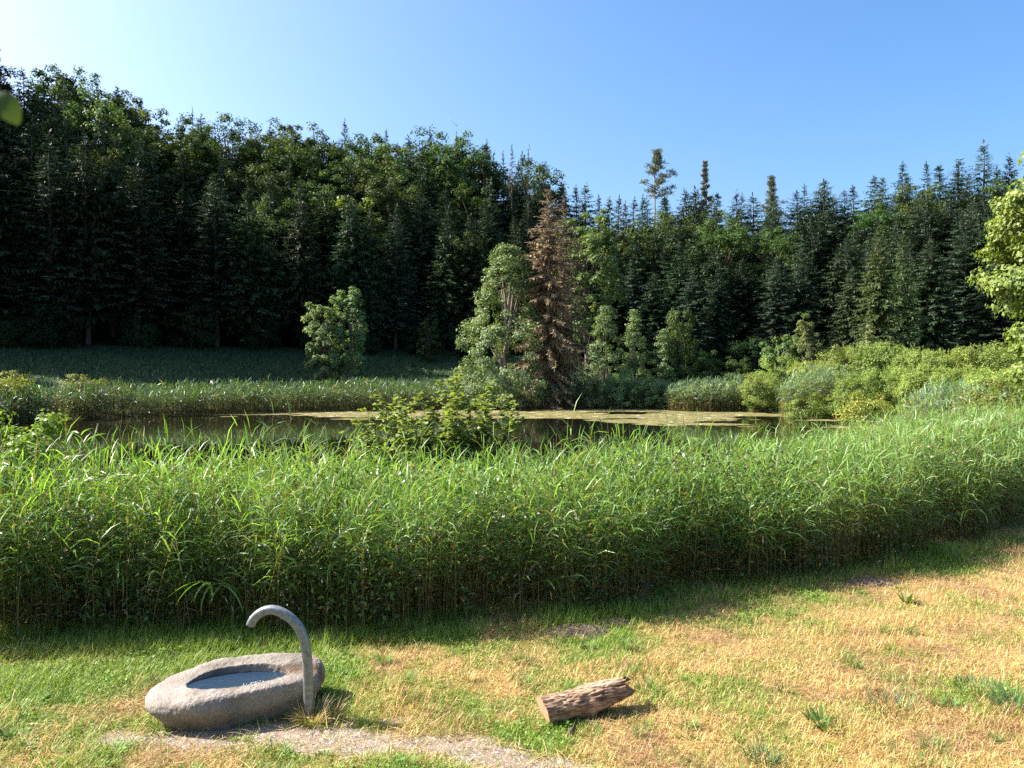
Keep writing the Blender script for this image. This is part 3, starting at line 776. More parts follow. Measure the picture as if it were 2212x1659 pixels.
hg = hg * np.interp(dep, [0, .3, .8, 1.6, 2.8], [.74, .94, 1.06, 1.10, 1.02]) * np.where(rng.random(len(x)) < .05, 1.12, 1)
print('near reeds', len(x))
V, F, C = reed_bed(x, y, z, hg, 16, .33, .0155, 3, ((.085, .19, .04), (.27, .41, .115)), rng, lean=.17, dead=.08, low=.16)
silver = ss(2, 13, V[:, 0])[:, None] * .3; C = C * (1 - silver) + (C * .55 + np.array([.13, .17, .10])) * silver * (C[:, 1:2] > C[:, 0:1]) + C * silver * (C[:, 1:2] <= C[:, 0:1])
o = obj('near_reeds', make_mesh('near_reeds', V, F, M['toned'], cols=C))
tag(o, 'tall green reed bed between the lawn and the pond', 'reeds', kind='stuff')
# leafy undergrowth in the face of the bed
n_ = 85000
x = rng.uniform(-10, 13, n_); dep = rng.random(n_) ** 1.3 * 1.9 - .02 + .9 * (fbm(x * .8, x * 0 + 2, 66, 3) - .45)
y = Yfront(x) + dep; z = np.maximum(terrain(x, y), -.3) + rng.random(n_) ** .85 * 1.85 * np.clip(.7 + (y - Yfront(x)) * .35, .6, 1)
k = fbm(x * 1.2, z * 1.6 + y, 81, 3) > .38
x, y, z = x[k], y[k], z[k]; n_ = len(x)
dr = unit(rng.normal(size=(n_, 3)) + [0, -.2, -.1]); sd = unit(np.cross(dr, rng.normal(size=(n_, 3))))
ln = rng.uniform(.035, .09, n_)
V, F = kites(np.stack([x, y, z], 1), dr, sd, ln, ln * rng.uniform(.3, .6, n_), fold=.2)
c = np.array([.065, .115, .03]) * rng.uniform(.4, 2.0, (n_, 1)); c = np.where(rng.random((n_, 1)) < .07, [.30, .2, .08], c)
o = obj('bank_undergrowth', make_mesh('bank_undergrowth', V, F, M['toned'], cols=np.repeat(c, 4, 0)))
tag(o, 'small-leaved weeds growing among the feet of the near reeds', 'undergrowth', kind='stuff')

# far bank beds
def far_bed(name, label, x, y, h, tone, zmin=WATER):
    z = np.maximum(terrain(x, y), zmin - .2)
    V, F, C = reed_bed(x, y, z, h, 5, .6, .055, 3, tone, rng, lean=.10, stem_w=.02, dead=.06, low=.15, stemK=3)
    return tag(obj(name, make_mesh(name, V, F, M['toned'], cols=C)), label, 'reeds', kind='stuff')
n_ = 11500
x = rng.uniform(-44, 19, n_); y = Yfar(x) + rng.uniform(-1.6, 3.4, n_) + 1.2 * (fbm(x * .25, x * 0, 91) - .5)
h = 1.95 + .7 * (fbm(x * .3, y * .3, 92) - .5) + rng.normal(0, .12, n_)
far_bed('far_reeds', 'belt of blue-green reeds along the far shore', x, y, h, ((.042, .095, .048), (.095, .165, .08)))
def patch(px, D, rx, ry, n, h, label, name='reed_clump', tone=((.13, .22, .12), (.22, .32, .18))):
    X = W(px, D); a = rng.uniform(0, 6.28, n); r_ = np.sqrt(rng.random(n))
    x = X + rx * r_ * np.cos(a); y = D + ry * r_ * np.sin(a)
    far_bed(name, label, x, y, h * (1 - .3 * r_ ** 2) * rng.uniform(.9, 1.1, n), tone)
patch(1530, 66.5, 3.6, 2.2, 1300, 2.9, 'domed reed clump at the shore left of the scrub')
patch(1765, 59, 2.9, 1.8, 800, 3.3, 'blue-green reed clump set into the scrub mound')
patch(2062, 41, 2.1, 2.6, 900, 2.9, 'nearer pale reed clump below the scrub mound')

# ------------------------------------------------------------------ meadow grass on the far slope
n_ = 22000
x = rng.uniform(-55, 12, n_); t = rng.random(n_); y = Yfar(x) + 4 + t * (Yedge(x) - Yfar(x) - 4)
z = terrain(x, y)
V, F = ribbons(np.stack([x, y, z - .03], 1), rng.uniform(0, 6.28, n_), rng.uniform(.9, 1.5, n_), rng.uniform(.2, 1, n_), rng.uniform(.25, .6, n_), rng.uniform(.05, .12, n_), [1, .7, .05])
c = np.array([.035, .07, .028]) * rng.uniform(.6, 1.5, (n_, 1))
o = obj('meadow_grass', make_mesh('meadow_grass', V, F, M['grass'], cols=np.repeat(c, 6, 0)))
tag(o, 'tall grass on the shaded meadow across the pond', 'grass', kind='stuff')

# ------------------------------------------------------------------ lawn grass
N = 420000
u = rng.random(N)
yy = 5.2 * (17 / 5.2) ** u                     # density falls off with distance
xx = rng.uniform(-.78, .78, N) * yy
k = (yy < Yfront(xx) + .8)
xx, yy = xx[k], yy[k]
dm = dirt(xx, yy)
k = rng.random(len(xx)) > dm * 0.93
xx, yy, dm = xx[k], yy[k], dm[k]
FOUNT = (-2.42, 6.98)
ca, sa = math.cos(R(16)), math.sin(R(16))
ex = (xx - FOUNT[0]) * ca + (yy - FOUNT[1]) * sa; ey = -(xx - FOUNT[0]) * sa + (yy - FOUNT[1]) * ca
k = (ex / .72) ** 2 + (ey / .36) ** 2 > 1
xx, yy = xx[k], yy[k]
n_ = len(xx); print('lawn blades', n_)
dr_ = grass_dry(xx, yy)
isdry = rng.random(n_) < np.clip(dr_ * 1.15 - .05, .04, .93)
flat = isdry & (rng.random(n_) < .45)
L = np.where(isdry, rng.uniform(.035, .10, n_), rng.uniform(.04, .10, n_)) * (1 + .7 * ss(.55, .75, fbm(xx * 1.5, yy * 1.5, 88)))
L = L * np.where(yy > Yfront(xx) - .45, 1.7, 1)
el = np.where(flat, rng.uniform(.05, .5, n_), rng.uniform(.7, 1.5, n_)); dp = np.where(flat, rng.uniform(0, .5, n_), rng.uniform(.2, 1.5, n_))
wd = rng.uniform(.0035, .0075, n_) * np.clip(yy / 7, .9, 1.6)
z = terrain(xx, yy)
azs = rng.uniform(0, 6.28, n_); bs = np.stack([xx, yy, z - .004], 1); nr = yy < 8.2
g = rng.random((n_, 1))
green = np.array([.12, .21, .024]) * (1 - g) + np.array([.30, .41, .06]) * g
th = ss(.5, .68, fbm(xx * 1.7 + 8, yy * 1.9, 123, 4))[:, None]
dryc = (np.array([.38, .24, .08]) * (1 - th) + np.array([.27, .15, .075]) * th) * (1 - g) + (np.array([.68, .49, .21]) * (1 - th) + np.array([.46, .30, .15]) * th) * g
c = np.where(isdry[:, None], dryc, green) * rng.uniform(.75, 1.2, (n_, 1))
V1, F1 = ribbons(bs[nr], azs[nr], el[nr], dp[nr], L[nr], wd[nr], [1, .8, .08])
V2, F2 = ribbons(bs[~nr], azs[~nr], el[~nr] - dp[~nr] * .4, dp[~nr] * .2, L[~nr], wd[~nr], [1, .2])
o = obj('lawn_grass', make_mesh('lawn_grass', np.concatenate([V1, V2]), np.concatenate([F1, F2 + len(V1)]), M['grass'], cols=np.concatenate([np.repeat(c[nr], 6, 0), np.repeat(c[~nr], 4, 0)])))
tag(o, 'short lawn grass, green at left and dried to straw at right', 'grass', kind='stuff')
# many small unnamed tufts
nc = 260; cxx = rng.uniform(-.75, .75, nc); cyy = 5.4 * (14 / 5.4) ** rng.random(nc); cxx = cxx * cyy
k = (cyy < Yfront(cxx)) & (dirt(cxx, cyy) < .6) & ~((np.abs(cxx + 2.4) < .95) & (np.abs(cyy - 7) < .55)); cxx, cyy = cxx[k], cyy[k]; nc = len(cxx)
m = rng.integers(20, 90, nc); idx = np.repeat(np.arange(nc), m); n_ = len(idx)
rr_ = np.sqrt(rng.random(n_)) * rng.uniform(.03, .13, nc)[idx]; aa_ = rng.uniform(0, 6.28, n_)
x = cxx[idx] + rr_ * np.cos(aa_); y = cyy[idx] + rr_ * np.sin(aa_)
V, F = ribbons(np.stack([x, y, terrain(x, y) - .005], 1), aa_ + rng.normal(0, .7, n_), rng.uniform(.6, 1.5, n_), rng.uniform(.2, 1.4, n_), rng.uniform(.05, .10, n_) * rng.uniform(.8, 1.9, nc)[idx], rng.uniform(.004, .009, n_), [.8, 1, .6, .05])
tn = np.where((rng.random(nc) < .25 * (cxx > -.5))[:, None], np.array([.5, .37, .16]), np.array([.11, .20, .04]) * rng.uniform(.7, 1.4, (nc, 1)))
c = tn[idx] * rng.uniform(.7, 1.3, (n_, 1))
tag(obj('lawn_tufts', make_mesh('lawn_tufts', V, F, M['grass'], cols=np.repeat(c, 8, 0))), 'scattered small tufts of longer grass all over the lawn', 'grass', kind='stuff')
# long loose straw
n_ = 9000
x = rng.uniform(-5.5, 7.5, n_); y = 5.3 * (15 / 5.3) ** rng.random(n_)
k = (y < Yfront(x) + .3) & (rng.random(n_) < grass_dry(x, y) + .15 + dirt(x, y)); x, y = x[k], y[k]; n_ = len(x)
V, F = ribbons(np.stack([x, y, terrain(x, y) + rng.uniform(.01, .05, n_)], 1), rng.uniform(0, 6.28, n_), rng.uniform(-.05, .5, n_), rng.uniform(0, .7, n_), rng.uniform(.09, .24, n_), rng.uniform(.003, .005, n_), [1, 1, .8, .3])
c = np.array([.66, .48, .22]) * rng.uniform(.6, 1.2, (n_, 1))
tag(obj('loose_straw', make_mesh('loose_straw', V, F, M['grass'], cols=np.repeat(c, 8, 0))), 'long loose straw lying on the lawn and path', 'straw', kind='stuff')
# clover and small leaves in the green part
n_ = 30000
x = rng.uniform(-5, 5, n_); y = rng.uniform(5.5, 12, n_)
k = (grass_dry(x, y) < .42) & (y < Yfront(x) + .2) & (dirt(x, y) < .5) & (fbm(x * 2, y * 2, 77) > .5)
x, y = x[k], y[k]; n_ = len(x)
z = terrain(x, y) + rng.uniform(.015, .06, n_)
dr = unit(np.stack([rng.normal(size=n_), rng.normal(size=n_), rng.normal(0, .3, n_)], 1)); sd = unit(np.cross(dr, np.array([0, 0, 1.]) + rng.normal(0, .3, (n_, 3))))
ln = rng.uniform(.018, .04, n_)
V, F = kites(np.stack([x, y, z], 1), dr, sd, ln, ln * .8)
c = np.array([.15, .27, .04]) * rng.uniform(.7, 1.4, (n_, 1))
o = obj('lawn_clover', make_mesh('lawn_clover', V, F, M['grass'], cols=np.repeat(c, 4, 0)))
tag(o, 'clover and small weeds in the green part of the lawn', 'clover', kind='stuff')
# gravel
n_ = 26000
x = rng.uniform(-4.2, 1.2, n_); y = rng.uniform(5.6, 6.9, n_)
k = rng.random(n_) < dirt(x, y) * 1.2 - .15
x, y = x[k], y[k]; n_ = len(x)
sz = rng.uniform(.003, .011, (n_, 1, 1)) * (1 + (rng.random((n_, 1, 1)) < .04) * 1.2)
oc = np.array([[1, 0, 0], [0, 1, 0], [-1, 0, 0], [0, -1, 0], [0, 0, .7], [0, 0, -.5]])
V = np.stack([x, y, terrain(x, y)], 1)[:, None, :] + oc[None] * sz * rng.uniform(.6, 1.3, (n_, 6, 1))
F = (np.arange(n_) * 6)[:, None, None] + np.array([[0, 1, 4], [1, 2, 4], [2, 3, 4], [3, 0, 4]])[None]
c = np.array([.28, .235, .19]) * rng.uniform(.5, 1.4, (n_, 1))
o = obj('gravel', make_mesh('gravel', V.reshape(-1, 3), F.reshape(-1, 3), leaf_mat('gravel_stone', None, None, 0, .8, .3, obj_var=0, hue_var=0), cols=np.repeat(c, 6, 0)))
tag(o, 'fine grey gravel on the bare path by the fountain', 'gravel', kind='stuff')

# ------------------------------------------------------------------ stone fountain
stone, n, l, out = new_mat('boulder_granite')
p = n.new("ShaderNodeBsdfPrincipled"); p.inputs["Roughness"].default_value = .85; p.inputs["Specular IOR Level"].default_value = .3
tc = n.new("ShaderNodeTexCoord")
n1 = n.new("ShaderNodeTexNoise"); n1.inputs["Scale"].default_value = 3.0; n1.inputs["Detail"].default_value = 7
n2 = n.new("ShaderNodeTexNoise"); n2.inputs["Scale"].default_value = 70; n2.inputs["Detail"].default_value = 4; n2.inputs["Roughness"].default_value = .7
vo = n.new("ShaderNodeTexVoronoi"); vo.inputs["Scale"].default_value = 45
for q in (n1, n2, vo): l.new(tc.outputs["Object"], q.inputs["Vector"])
cr = n.new("ShaderNodeValToRGB"); cr.color_ramp.elements[0].position = .3; cr.color_ramp.elements[1].position = .72
cr.color_ramp.elements[0].color = (.14, .118, .098, 1); cr.color_ramp.elements[1].color = (.32, .275, .235, 1)
l.new(n1.outputs[0], cr.inputs[0])
mr = n.new("ShaderNodeMapRange"); mr.inputs[1].default_value = .3; mr.inputs[2].default_value = .7; mr.inputs[3].default_value = .6; mr.inputs[4].default_value = 1.3
l.new(n2.outputs[0], mr.inputs[0])
vm = n.new("ShaderNodeVectorMath"); vm.operation = 'SCALE'; l.new(cr.outputs[0], vm.inputs[0]); l.new(mr.outputs[0], vm.inputs["Scale"])
# damp rusty run where the basin overflows towards the spout
sx = n.new("ShaderNodeSeparateXYZ"); l.new(tc.outputs["Object"], sx.inputs[0])
r1 = n.new("ShaderNodeMapRange"); r1.inputs[1].default_value = .2; r1.inputs[2].default_value = .38; l.new(sx.outputs[0], r1.inputs[0])
r2 = n.new("ShaderNodeMath"); r2.operation = 'ABSOLUTE'; r2b = n.new("ShaderNodeMath"); r2b.operation = 'ADD'; r2b.inputs[1].default_value = .02; l.new(sx.outputs[1], r2b.inputs[0]); l.new(r2b.outputs[0], r2.inputs[0])
r3 = n.new("ShaderNodeMapRange"); r3.inputs[1].default_value = .13; r3.inputs[2].default_value = .05; l.new(r2.outputs[0], r3.inputs[0])
r4 = n.new("ShaderNodeMath"); r4.operation = 'MULTIPLY'; l.new(r1.outputs[0], r4.inputs[0]); l.new(r3.outputs[0], r4.inputs[1])
r5 = n.new("ShaderNodeMath"); r5.operation = 'MULTIPLY'; r5.inputs[1].default_value = .75; l.new(r4.outputs[0], r5.inputs[0])
dmx = n.new("ShaderNodeMix"); dmx.data_type = 'RGBA'; dmx.blend_type = 'MULTIPLY'; dmx.inputs[7].default_value = (.55, .36, .2, 1)
l.new(r5.outputs[0], dmx.inputs[0]); l.new(vm.outputs[0], dmx.inputs[6]); l.new(dmx.outputs[2], p.inputs["Base Color"])
b1 = n.new("ShaderNodeBump"); b1.inputs["Strength"].default_value = .7; b1.inputs["Distance"].default_value = .012; l.new(n2.outputs[0], b1.inputs["Height"])
b2 = n.new("ShaderNodeBump"); b2.inputs["Strength"].default_value = .4; b2.inputs["Distance"].default_value = .01; l.new(vo.outputs["Distance"], b2.inputs["Height"]); l.new(b1.outputs[0], b2.inputs["Normal"])
l.new(b2.outputs[0], p.inputs["Normal"]); l.new(p.outputs[0], out.inputs[0])

fx = empty('stone_fountain', (FOUNT[0], FOUNT[1], 0), R(16))
tag(fx, 'boulder hollowed into a water basin with bent metal spout, on the lawn', 'fountain')
A = 144
an = np.linspace(0, 2 * np.pi, A, endpoint=False)
def outline(a):      # plan outline of the boulder, long axis = local x
    e = 2.5
    r_ = (np.abs(np.cos(a) / .86) ** e + np.abs(np.sin(a) / .44) ** e) ** (-1 / e)
    q = np.exp(-(np.angle(np.exp(1j * (a + .75))) / .5) ** 2); e0 = np.exp(-(np.angle(np.exp(1j * a)) / .55) ** 2)
    return r_ * (1 + .04 * np.sin(2 * a + .6) + .03 * np.sin(3 * a + 2.0) + .02 * np.sin(5 * a) - .15 * q - .25 * e0)
ro = outline(an)
ox, oy = ro * np.cos(an), ro * np.sin(an)
bx, by = -.10 + .44 * np.cos(an) * (1 + .05 * np.cos(an)), -.045 + .205 * np.sin(an) * (1 - .05 * np.cos(2 * an))
def topz(x, y):      # upper surface of the boulder
    return .315 + .06 * ss(-.15, .4, y + .15 * x) - .05 * ss(-.4, -.9, x) + .012 * np.sin(x * 3 + 1) - .035 * np.exp(-((y + .03) / .07) ** 2) * ss(.3, .4, x)
rings = []
def ring(sx, zfun, w=0):   # blend between outline and basin rim by sx (0 = outline, 1 = rim)
    X = ox * (1 - sx) + bx * sx; Y = oy * (1 - sx) + by * sx
    rings.append(np.stack([X, Y, zfun(X, Y)], 1))
und = .74 + .03 * np.sin(2 * an + 1)
rings.append(np.stack([ox * und, oy * und, np.full(A, -.06)], 1))
rings.append(np.stack([ox * (und * .55 + .45), oy * (und * .55 + .45), np.full(A, .06)], 1))
rings.append(np.stack([ox * .965, oy * .965, np.full(A, .135)], 1))
rings.append(np.stack([ox * 1.0, oy * 1.0, np.full(A, .185)], 1))
sh = lambda f: (lambda X, Y: .185 + (topz(X, Y) - .185) * f)
ring(.025, sh(.36)); ring(.06, sh(.62)); ring(.12, sh(.80)); ring(.22, sh(.91)); ring(.38, sh(.97)); ring(.56, sh(.99)); ring(.76, sh(1.0)); ring(.90, sh(1.0))
ring(.97, sh(.99)); ring(1.0, sh(.95))
for f, zz in ((.985, .28), (.96, .24), (.92, .19), (.82, .15), (.6, .13), (.3, .125), (.05, .124)):
    rings.append(np.stack([bx * f - .10 * (1 - f), by * f - .045 * (1 - f), np.full(A, zz)], 1))
V = np.concatenate(rings)
rr = len(rings)
i = np.arange(rr * A).reshape(rr, A); i2 = np.roll(i, -1, 1)
F = np.stack([i[:-1], i2[:-1], i2[1:], i[1:]], -1).reshape(-1, 4)
def n3(P, s, seed): return (fbm(P[:, 0] * s + P[:, 2] * s * .7, P[:, 1] * s - P[:, 2] * s * .6, seed, 4) - .5)
amp = np.repeat(np.concatenate([np.ones(12), np.full(rr - 12, .3)]), A)
cdir = unit(V - np.array([0, 0, .15]))
V = V + cdir * (n3(V, 2.6, 5)[:, None] * .10 + n3(V, 8, 6)[:, None] * .035) * amp[:, None]
me = make_mesh('boulder', V, [F, np.array([i[-1]])], stone, smooth=True)
bo = obj('boulder', me, fx)
sm = bo.modifiers.new('sub', 'SUBSURF'); sm.levels = 2; sm.render_levels = 2
tx = bpy.data.textures.new('pits', 'CLOUDS'); tx.noise_scale = .05; tx.noise_depth = 3
dm_ = bo.modifiers.new('pits', 'DISPLACE'); dm_.texture = tx; dm_.strength = .016; dm_.mid_level = .5; dm_.texture_coords = 'LOCAL'
# basin water
bw, n, l, out = new_mat('basin_water')
p = n.new("ShaderNodeBsdfPrincipled"); p.inputs["Base Color"].default_value = (.015, .03, .055, 1); p.inputs["Roughness"].default_value = .05; p.inputs["IOR"].default_value = 1.333
tc = n.new("ShaderNodeTexCoord"); mp = n.new("ShaderNodeMapping"); mp.inputs["Scale"].default_value = (1, 2.4, 1)
ns = n.new("ShaderNodeTexNoise"); ns.inputs["Scale"].default_value = 13; ns.inputs["Detail"].default_value = 1.5
l.new(tc.outputs["Object"], mp.inputs[0]); l.new(mp.outputs[0], ns.inputs["Vector"])
b = n.new("ShaderNodeBump"); b.inputs["Strength"].default_value = .35; b.inputs["Distance"].default_value = .02
l.new(ns.outputs[0], b.inputs["Height"]); l.new(b.outputs[0], p.inputs["Normal"]); l.new(p.outputs[0], out.inputs[0])
V = np.concatenate([np.stack([bx * f - .10 * (1 - f), by * f - .045 * (1 - f), np.full(A, .285)], 1) for f in (1.0, .5, .05)])
i = np.arange(3 * A).reshape(3, A); i2 = np.roll(i, -1, 1)
F = np.stack([i[:-1], i2[:-1], i2[1:], i[1:]], -1).reshape(-1, 4)
obj('basin_water', make_mesh('basin_water', V, [F, np.array([i[-1]])], bw), fx)
# spout
metal, n, l, out = new_mat('galvanised_metal')
p = n.new("ShaderNodeBsdfPrincipled"); p.inputs["Metallic"].default_value = .55; p.inputs["Roughness"].default_value = .5
tc = n.new("ShaderNodeTexCoord"); ns = n.new("ShaderNodeTexNoise"); ns.inputs["Scale"].default_value = 30; ns.inputs["Detail"].default_value = 9
l.new(tc.outputs["Object"], ns.inputs["Vector"])
cr = n.new("ShaderNodeValToRGB"); cr.color_ramp.elements[0].position = .3; cr.color_ramp.elements[1].position = .75
cr.color_ramp.elements[0].color = (.17, .175, .18, 1); cr.color_ramp.elements[1].color = (.30, .31, .32, 1)
l.new(ns.outputs[0], cr.inputs[0]); l.new(cr.outputs[0], p.inputs["Base Color"])
b = n.new("ShaderNodeBump"); b.inputs["Strength"].default_value = .15; l.new(ns.outputs[0], b.inputs["Height"]); l.new(b.outputs[0], p.inputs["Normal"])
l.new(p.outputs[0], out.inputs[0])
cl = [(664, 1560), (664, 1530), (663.5, 1507), (662.5, 1470), (661.5, 1440), (660, 1415), (656.5, 1393), (651, 1374), (642, 1356), (629, 1341), (613, 1329), (596, 1321), (579, 1319), (563, 1324), (550, 1333), (541, 1345), (538, 1354)]
DP = 6.80
cl = np.array([(W(a, DP), DP, Z(b, DP)) for a, b in cl])
# densify
tt = np.linspace(0, len(cl) - 1, 61); cl = np.stack([np.interp(tt, np.arange(len(cl)), cl[:, k]) for k in range(3)], 1)
for _ in range(4): cl[1:-1] = (cl[:-2] + cl[1:-1] * 2 + cl[2:]) / 4
rad = np.interp(np.linspace(0, 1, 61), [0, .45, 1], [.043, .041, .038])
t_ = unit(np.gradient(cl, axis=0)); fwd = np.array([0, 1., 0]); a_ = np.cross(t_, fwd)
sd_ = 28; aa = np.linspace(0, 2 * np.pi, sd_, endpoint=False)
sup = (np.abs(np.cos(aa)) ** 3 + np.abs(np.sin(aa)) ** 3) ** (-1 / 3)
cv, sv = np.cos(aa) * sup, np.sin(aa) * sup
inv = fx.matrix_world
def spring(radf):
    return (cl[:, None, :] + (rad * radf)[:, None, None] * (cv[None, :, None] * a_[:, None, :] + sv[None, :, None] * fwd[None, None, :])).reshape(-1, 3)
V = spring(1.0)
i = np.arange(61 * sd_).reshape(61, sd_); i2 = np.roll(i, -1, 1)
F = np.stack([i[:-1], i2[:-1], i2[1:], i[1:]], -1).reshape(-1, 4)
# inner bore at the mouth
e0, e1 = cl[-1], cl[-1] - t_[-1] * .08
ring_ = lambda c, r_: c[None] + r_ * (cv[:, None] * a_[-1][None] + sv[:, None] * fwd[None])
base_n = len(V); V = np.concatenate([V, ring_(e0, .031), ring_(e1, .030)])
q = np.arange(sd_); q2 = np.roll(q, -1); last = 60 * sd_
F = np.concatenate([F, np.stack([last + q, last + q2, base_n + q2, base_n + q], 1), np.stack([base_n + q, base_n + q2, base_n + sd_ + q2, base_n + sd_ + q], 1)])
c_, s_ = math.cos(R(-16)), math.sin(R(-16))
L_ = V - np.array([FOUNT[0], FOUNT[1], 0]); V = np.stack([L_[:, 0] * c_ - L_[:, 1] * s_, L_[:, 0] * s_ + L_[:, 1] * c_, L_[:, 2]], 1)
obj('spout', make_mesh('spout', V, [F, np.array([base_n + sd_ + q])], metal, smooth=True), fx)

foam, n, l, out = new_mat('water_bubbles')
p = n.new("ShaderNodeBsdfPrincipled"); p.inputs["Base Color"].default_value = (.8, .82, .84, 1); p.inputs["Roughness"].default_value = .2; l.new(p.outputs[0], out.inputs[0])
rb = np.random.default_rng(12); bm = bmesh.new()
for _ in range(26):
    q = rb.normal(0, 1, 2) * np.array([.045, .022]); r0 = rb.uniform(.002, .0055)
    ret = bmesh.ops.create_icosphere(bm, subdivisions=1, radius=r0)
    bmesh.ops.translate(bm, verts=ret['verts'], vec=(.06 + q[0], -.14 + q[1], .286))
mb = bpy.data.meshes.new('bubbles'); bm.to_mesh(mb); bm.free(); mb.materials.append(foam)
tag(obj('bubbles', mb, fx), kind='stuff')

# ------------------------------------------------------------------ log
def build_log():
    t = empty('wood_log', (.66, 6.86, 0), R(20))
    tag(t, 'short weathered reddish log with a split right end lying on the dry lawn', 'log')
    K, A2 = 90, 110
    s = np.linspace(-1, 1, K)[:, None]; a = np.linspace(0, 2 * np.pi, A2, endpoint=False)[None, :]
    Lh = .41
    X = s * Lh + 0 * a
    rz = np.interp(s[:, 0], [-1, -.4, .1, .55, 1], [.118, .110, .125, .120, .088])[:, None]
    ry = np.interp(s[:, 0], [-1, -.4, .1, .6, 1], [.125, .115, .12, .11, .085])[:, None]
    cz = np.interp(s[:, 0], [-1, -.2, .3, 1], [.105, .115, .145, .20])[:, None]
    ridge = 1 + .10 * (vnoise(a * 2.2 + 0 * s, s * 1.2 + 3, 3) - .5) + .10 * (vnoise(a * 5 + 0 * s, s * 2.5, 4) - .5)
    ridge = ridge + .16 * (vnoise(a * 9 + 0 * s, s * 7, 14) - .5) * ss(.9, 0, s) + .07 * (vnoise(a * 22 + 0 * s, s * 16, 15) - .5)
    # knot
    ridge = ridge + .30 * np.exp(-((s - .08) / .16) ** 2 - ((np.angle(np.exp(1j * (a - 4.5)))) / .8) ** 2)
    ridge = ridge - .22 * np.exp(-((s + .05) / .10) ** 2 - ((np.angle(np.exp(1j * (a - 2.6)))) / .5) ** 2)
    # grooves towards the split end
    gr = np.clip((s - .1) / .9, 0, 1)
    for ga, gw, gd in ((3.55, .12, .55), (4.25, .09, .38), (2.3, .1, .4), (5.2, .1, .4), (.9, .1, .3), (3.0, .06, .25)):
        ridge = ridge - gd * gr * np.exp(-(np.angle(np.exp(1j * (a - ga + .15 * np.sin(s * 5)))) / gw) ** 2)
    Y = np.cos(a) * ry * ridge; Zz = cz + np.sin(a) * rz * ridge
    X = X + np.clip((s - .6) / .4, 0, 1) * ((vnoise(a * 1.1, 0 * a, 8) - .5) * .16 + (vnoise(a * 6, 0 * a, 18) - .5) * .07)
    # slanting saw cut at the left end
    X = X + np.clip(-(s + .75) * 4, 0, 1) * (-.03 * np.sin(a))
    V = np.stack([X, Y, Zz], -1).reshape(-1, 3)
    i = np.arange(K * A2).reshape(K, A2); i2 = np.roll(i, -1, 1)
    F = np.stack([i[:-1], i2[:-1], i2[1:], i[1:]], -1).reshape(-1, 4)
    lm, n, l, out = new_mat('weathered_wood')
    p = n.new("ShaderNodeBsdfPrincipled"); p.inputs["Roughness"].default_value = .85
    tc = n.new("ShaderNodeTexCoord"); mp = n.new("ShaderNodeMapping"); mp.inputs["Scale"].default_value = (2.5, 22, 22)
    ns = n.new("ShaderNodeTexNoise"); ns.inputs["Scale"].default_value = 2; ns.inputs["Detail"].default_value = 8; ns.inputs["Distortion"].default_value = .6
    l.new(tc.outputs["Object"], mp.inputs[0]); l.new(mp.outputs[0], ns.inputs["Vector"])
    cr = n.new("ShaderNodeValToRGB"); e = cr.color_ramp.elements
    e[0].position = .3; e[1].position = .72; e[0].color = (.05, .03, .02, 1); e[1].color = (.62, .43, .27, 1)
    x = e.new(.5); x.color = (.33, .20, .12, 1)
    n2 = n.new("ShaderNodeTexNoise"); n2.inputs["Scale"].default_value = 9; n2.inputs["Detail"].default_value = 5
    l.new(tc.outputs["Object"], n2.inputs["Vector"])
    mxx = n.new("ShaderNodeMix"); mxx.data_type = 'RGBA'; mxx.blend_type = 'MULTIPLY'; mxx.inputs[0].default_value = .6
    cr2 = n.new("ShaderNodeValToRGB"); cr2.color_ramp.elements[0].position = .38; cr2.color_ramp.elements[1].position = .55; cr2.color_ramp.elements[0].color = (.35, .3, .3, 1)
    l.new(n2.outputs[0], cr2.inputs[0]); l.new(ns.outputs[0], cr.inputs[0]); l.new(cr.outputs[0], mxx.inputs[6]); l.new(cr2.outputs[0], mxx.inputs[7]); l.new(mxx.outputs[2], p.inputs["Base Color"])
    b = n.new("ShaderNodeBump"); b.inputs["Strength"].default_value = .9; b.inputs["Distance"].default_value = .02
    l.new(ns.outputs[0], b.inputs["Height"]); l.new(b.outputs[0], p.inputs["Normal"]); l.new(p.outputs[0], out.inputs[0])
    obj('bark', make_mesh('bark', V, [F, np.array([i[-1]])], lm, smooth=True), t)
    # sawn face
    sf, n, l, out = new_mat('sawn_end_grain')
    p = n.new("ShaderNodeBsdfPrincipled"); p.inputs["Roughness"].default_value = .8
    tc = n.new("ShaderNodeTexCoord"); wv = n.new("ShaderNodeTexWave"); wv.wave_type = 'RINGS'; wv.rings_direction = 'X'; wv.inputs["Scale"].default_value = 14; wv.inputs["Distortion"].default_value = 2
    mp = n.new("ShaderNodeMapping"); mp.inputs["Location"].default_value = (0, 0, -.1)
    l.new(tc.outputs["Object"], mp.inputs[0]); l.new(mp.outputs[0], wv.inputs["Vector"])
    cr = n.new("ShaderNodeValToRGB"); cr.color_ramp.elements[0].color = (.26, .14, .08, 1); cr.color_ramp.elements[1].color = (.46, .28, .17, 1)
    l.new(wv.outputs[0], cr.inputs[0]); l.new(cr.outputs[0], p.inputs["Base Color"]); l.new(p.outputs[0], out.inputs[0])
    ringv = V[:A2]; c = ringv.mean(0)
    VV = np.concatenate([ringv, c + (ringv - c) * .6 - [.002, 0, 0], [c - [.004, 0, 0]]])
    q = np.arange(A2); q2 = np.roll(q, -1)
    F4 = np.stack([q2, q, A2 + q, A2 + q2], 1); F3 = np.stack([A2 + q2, A2 + q, np.full(A2, 2 * A2)], 1)
    obj('sawn_face', make_mesh('sawn_face', VV, [F4, F3], sf), t)
build_log()
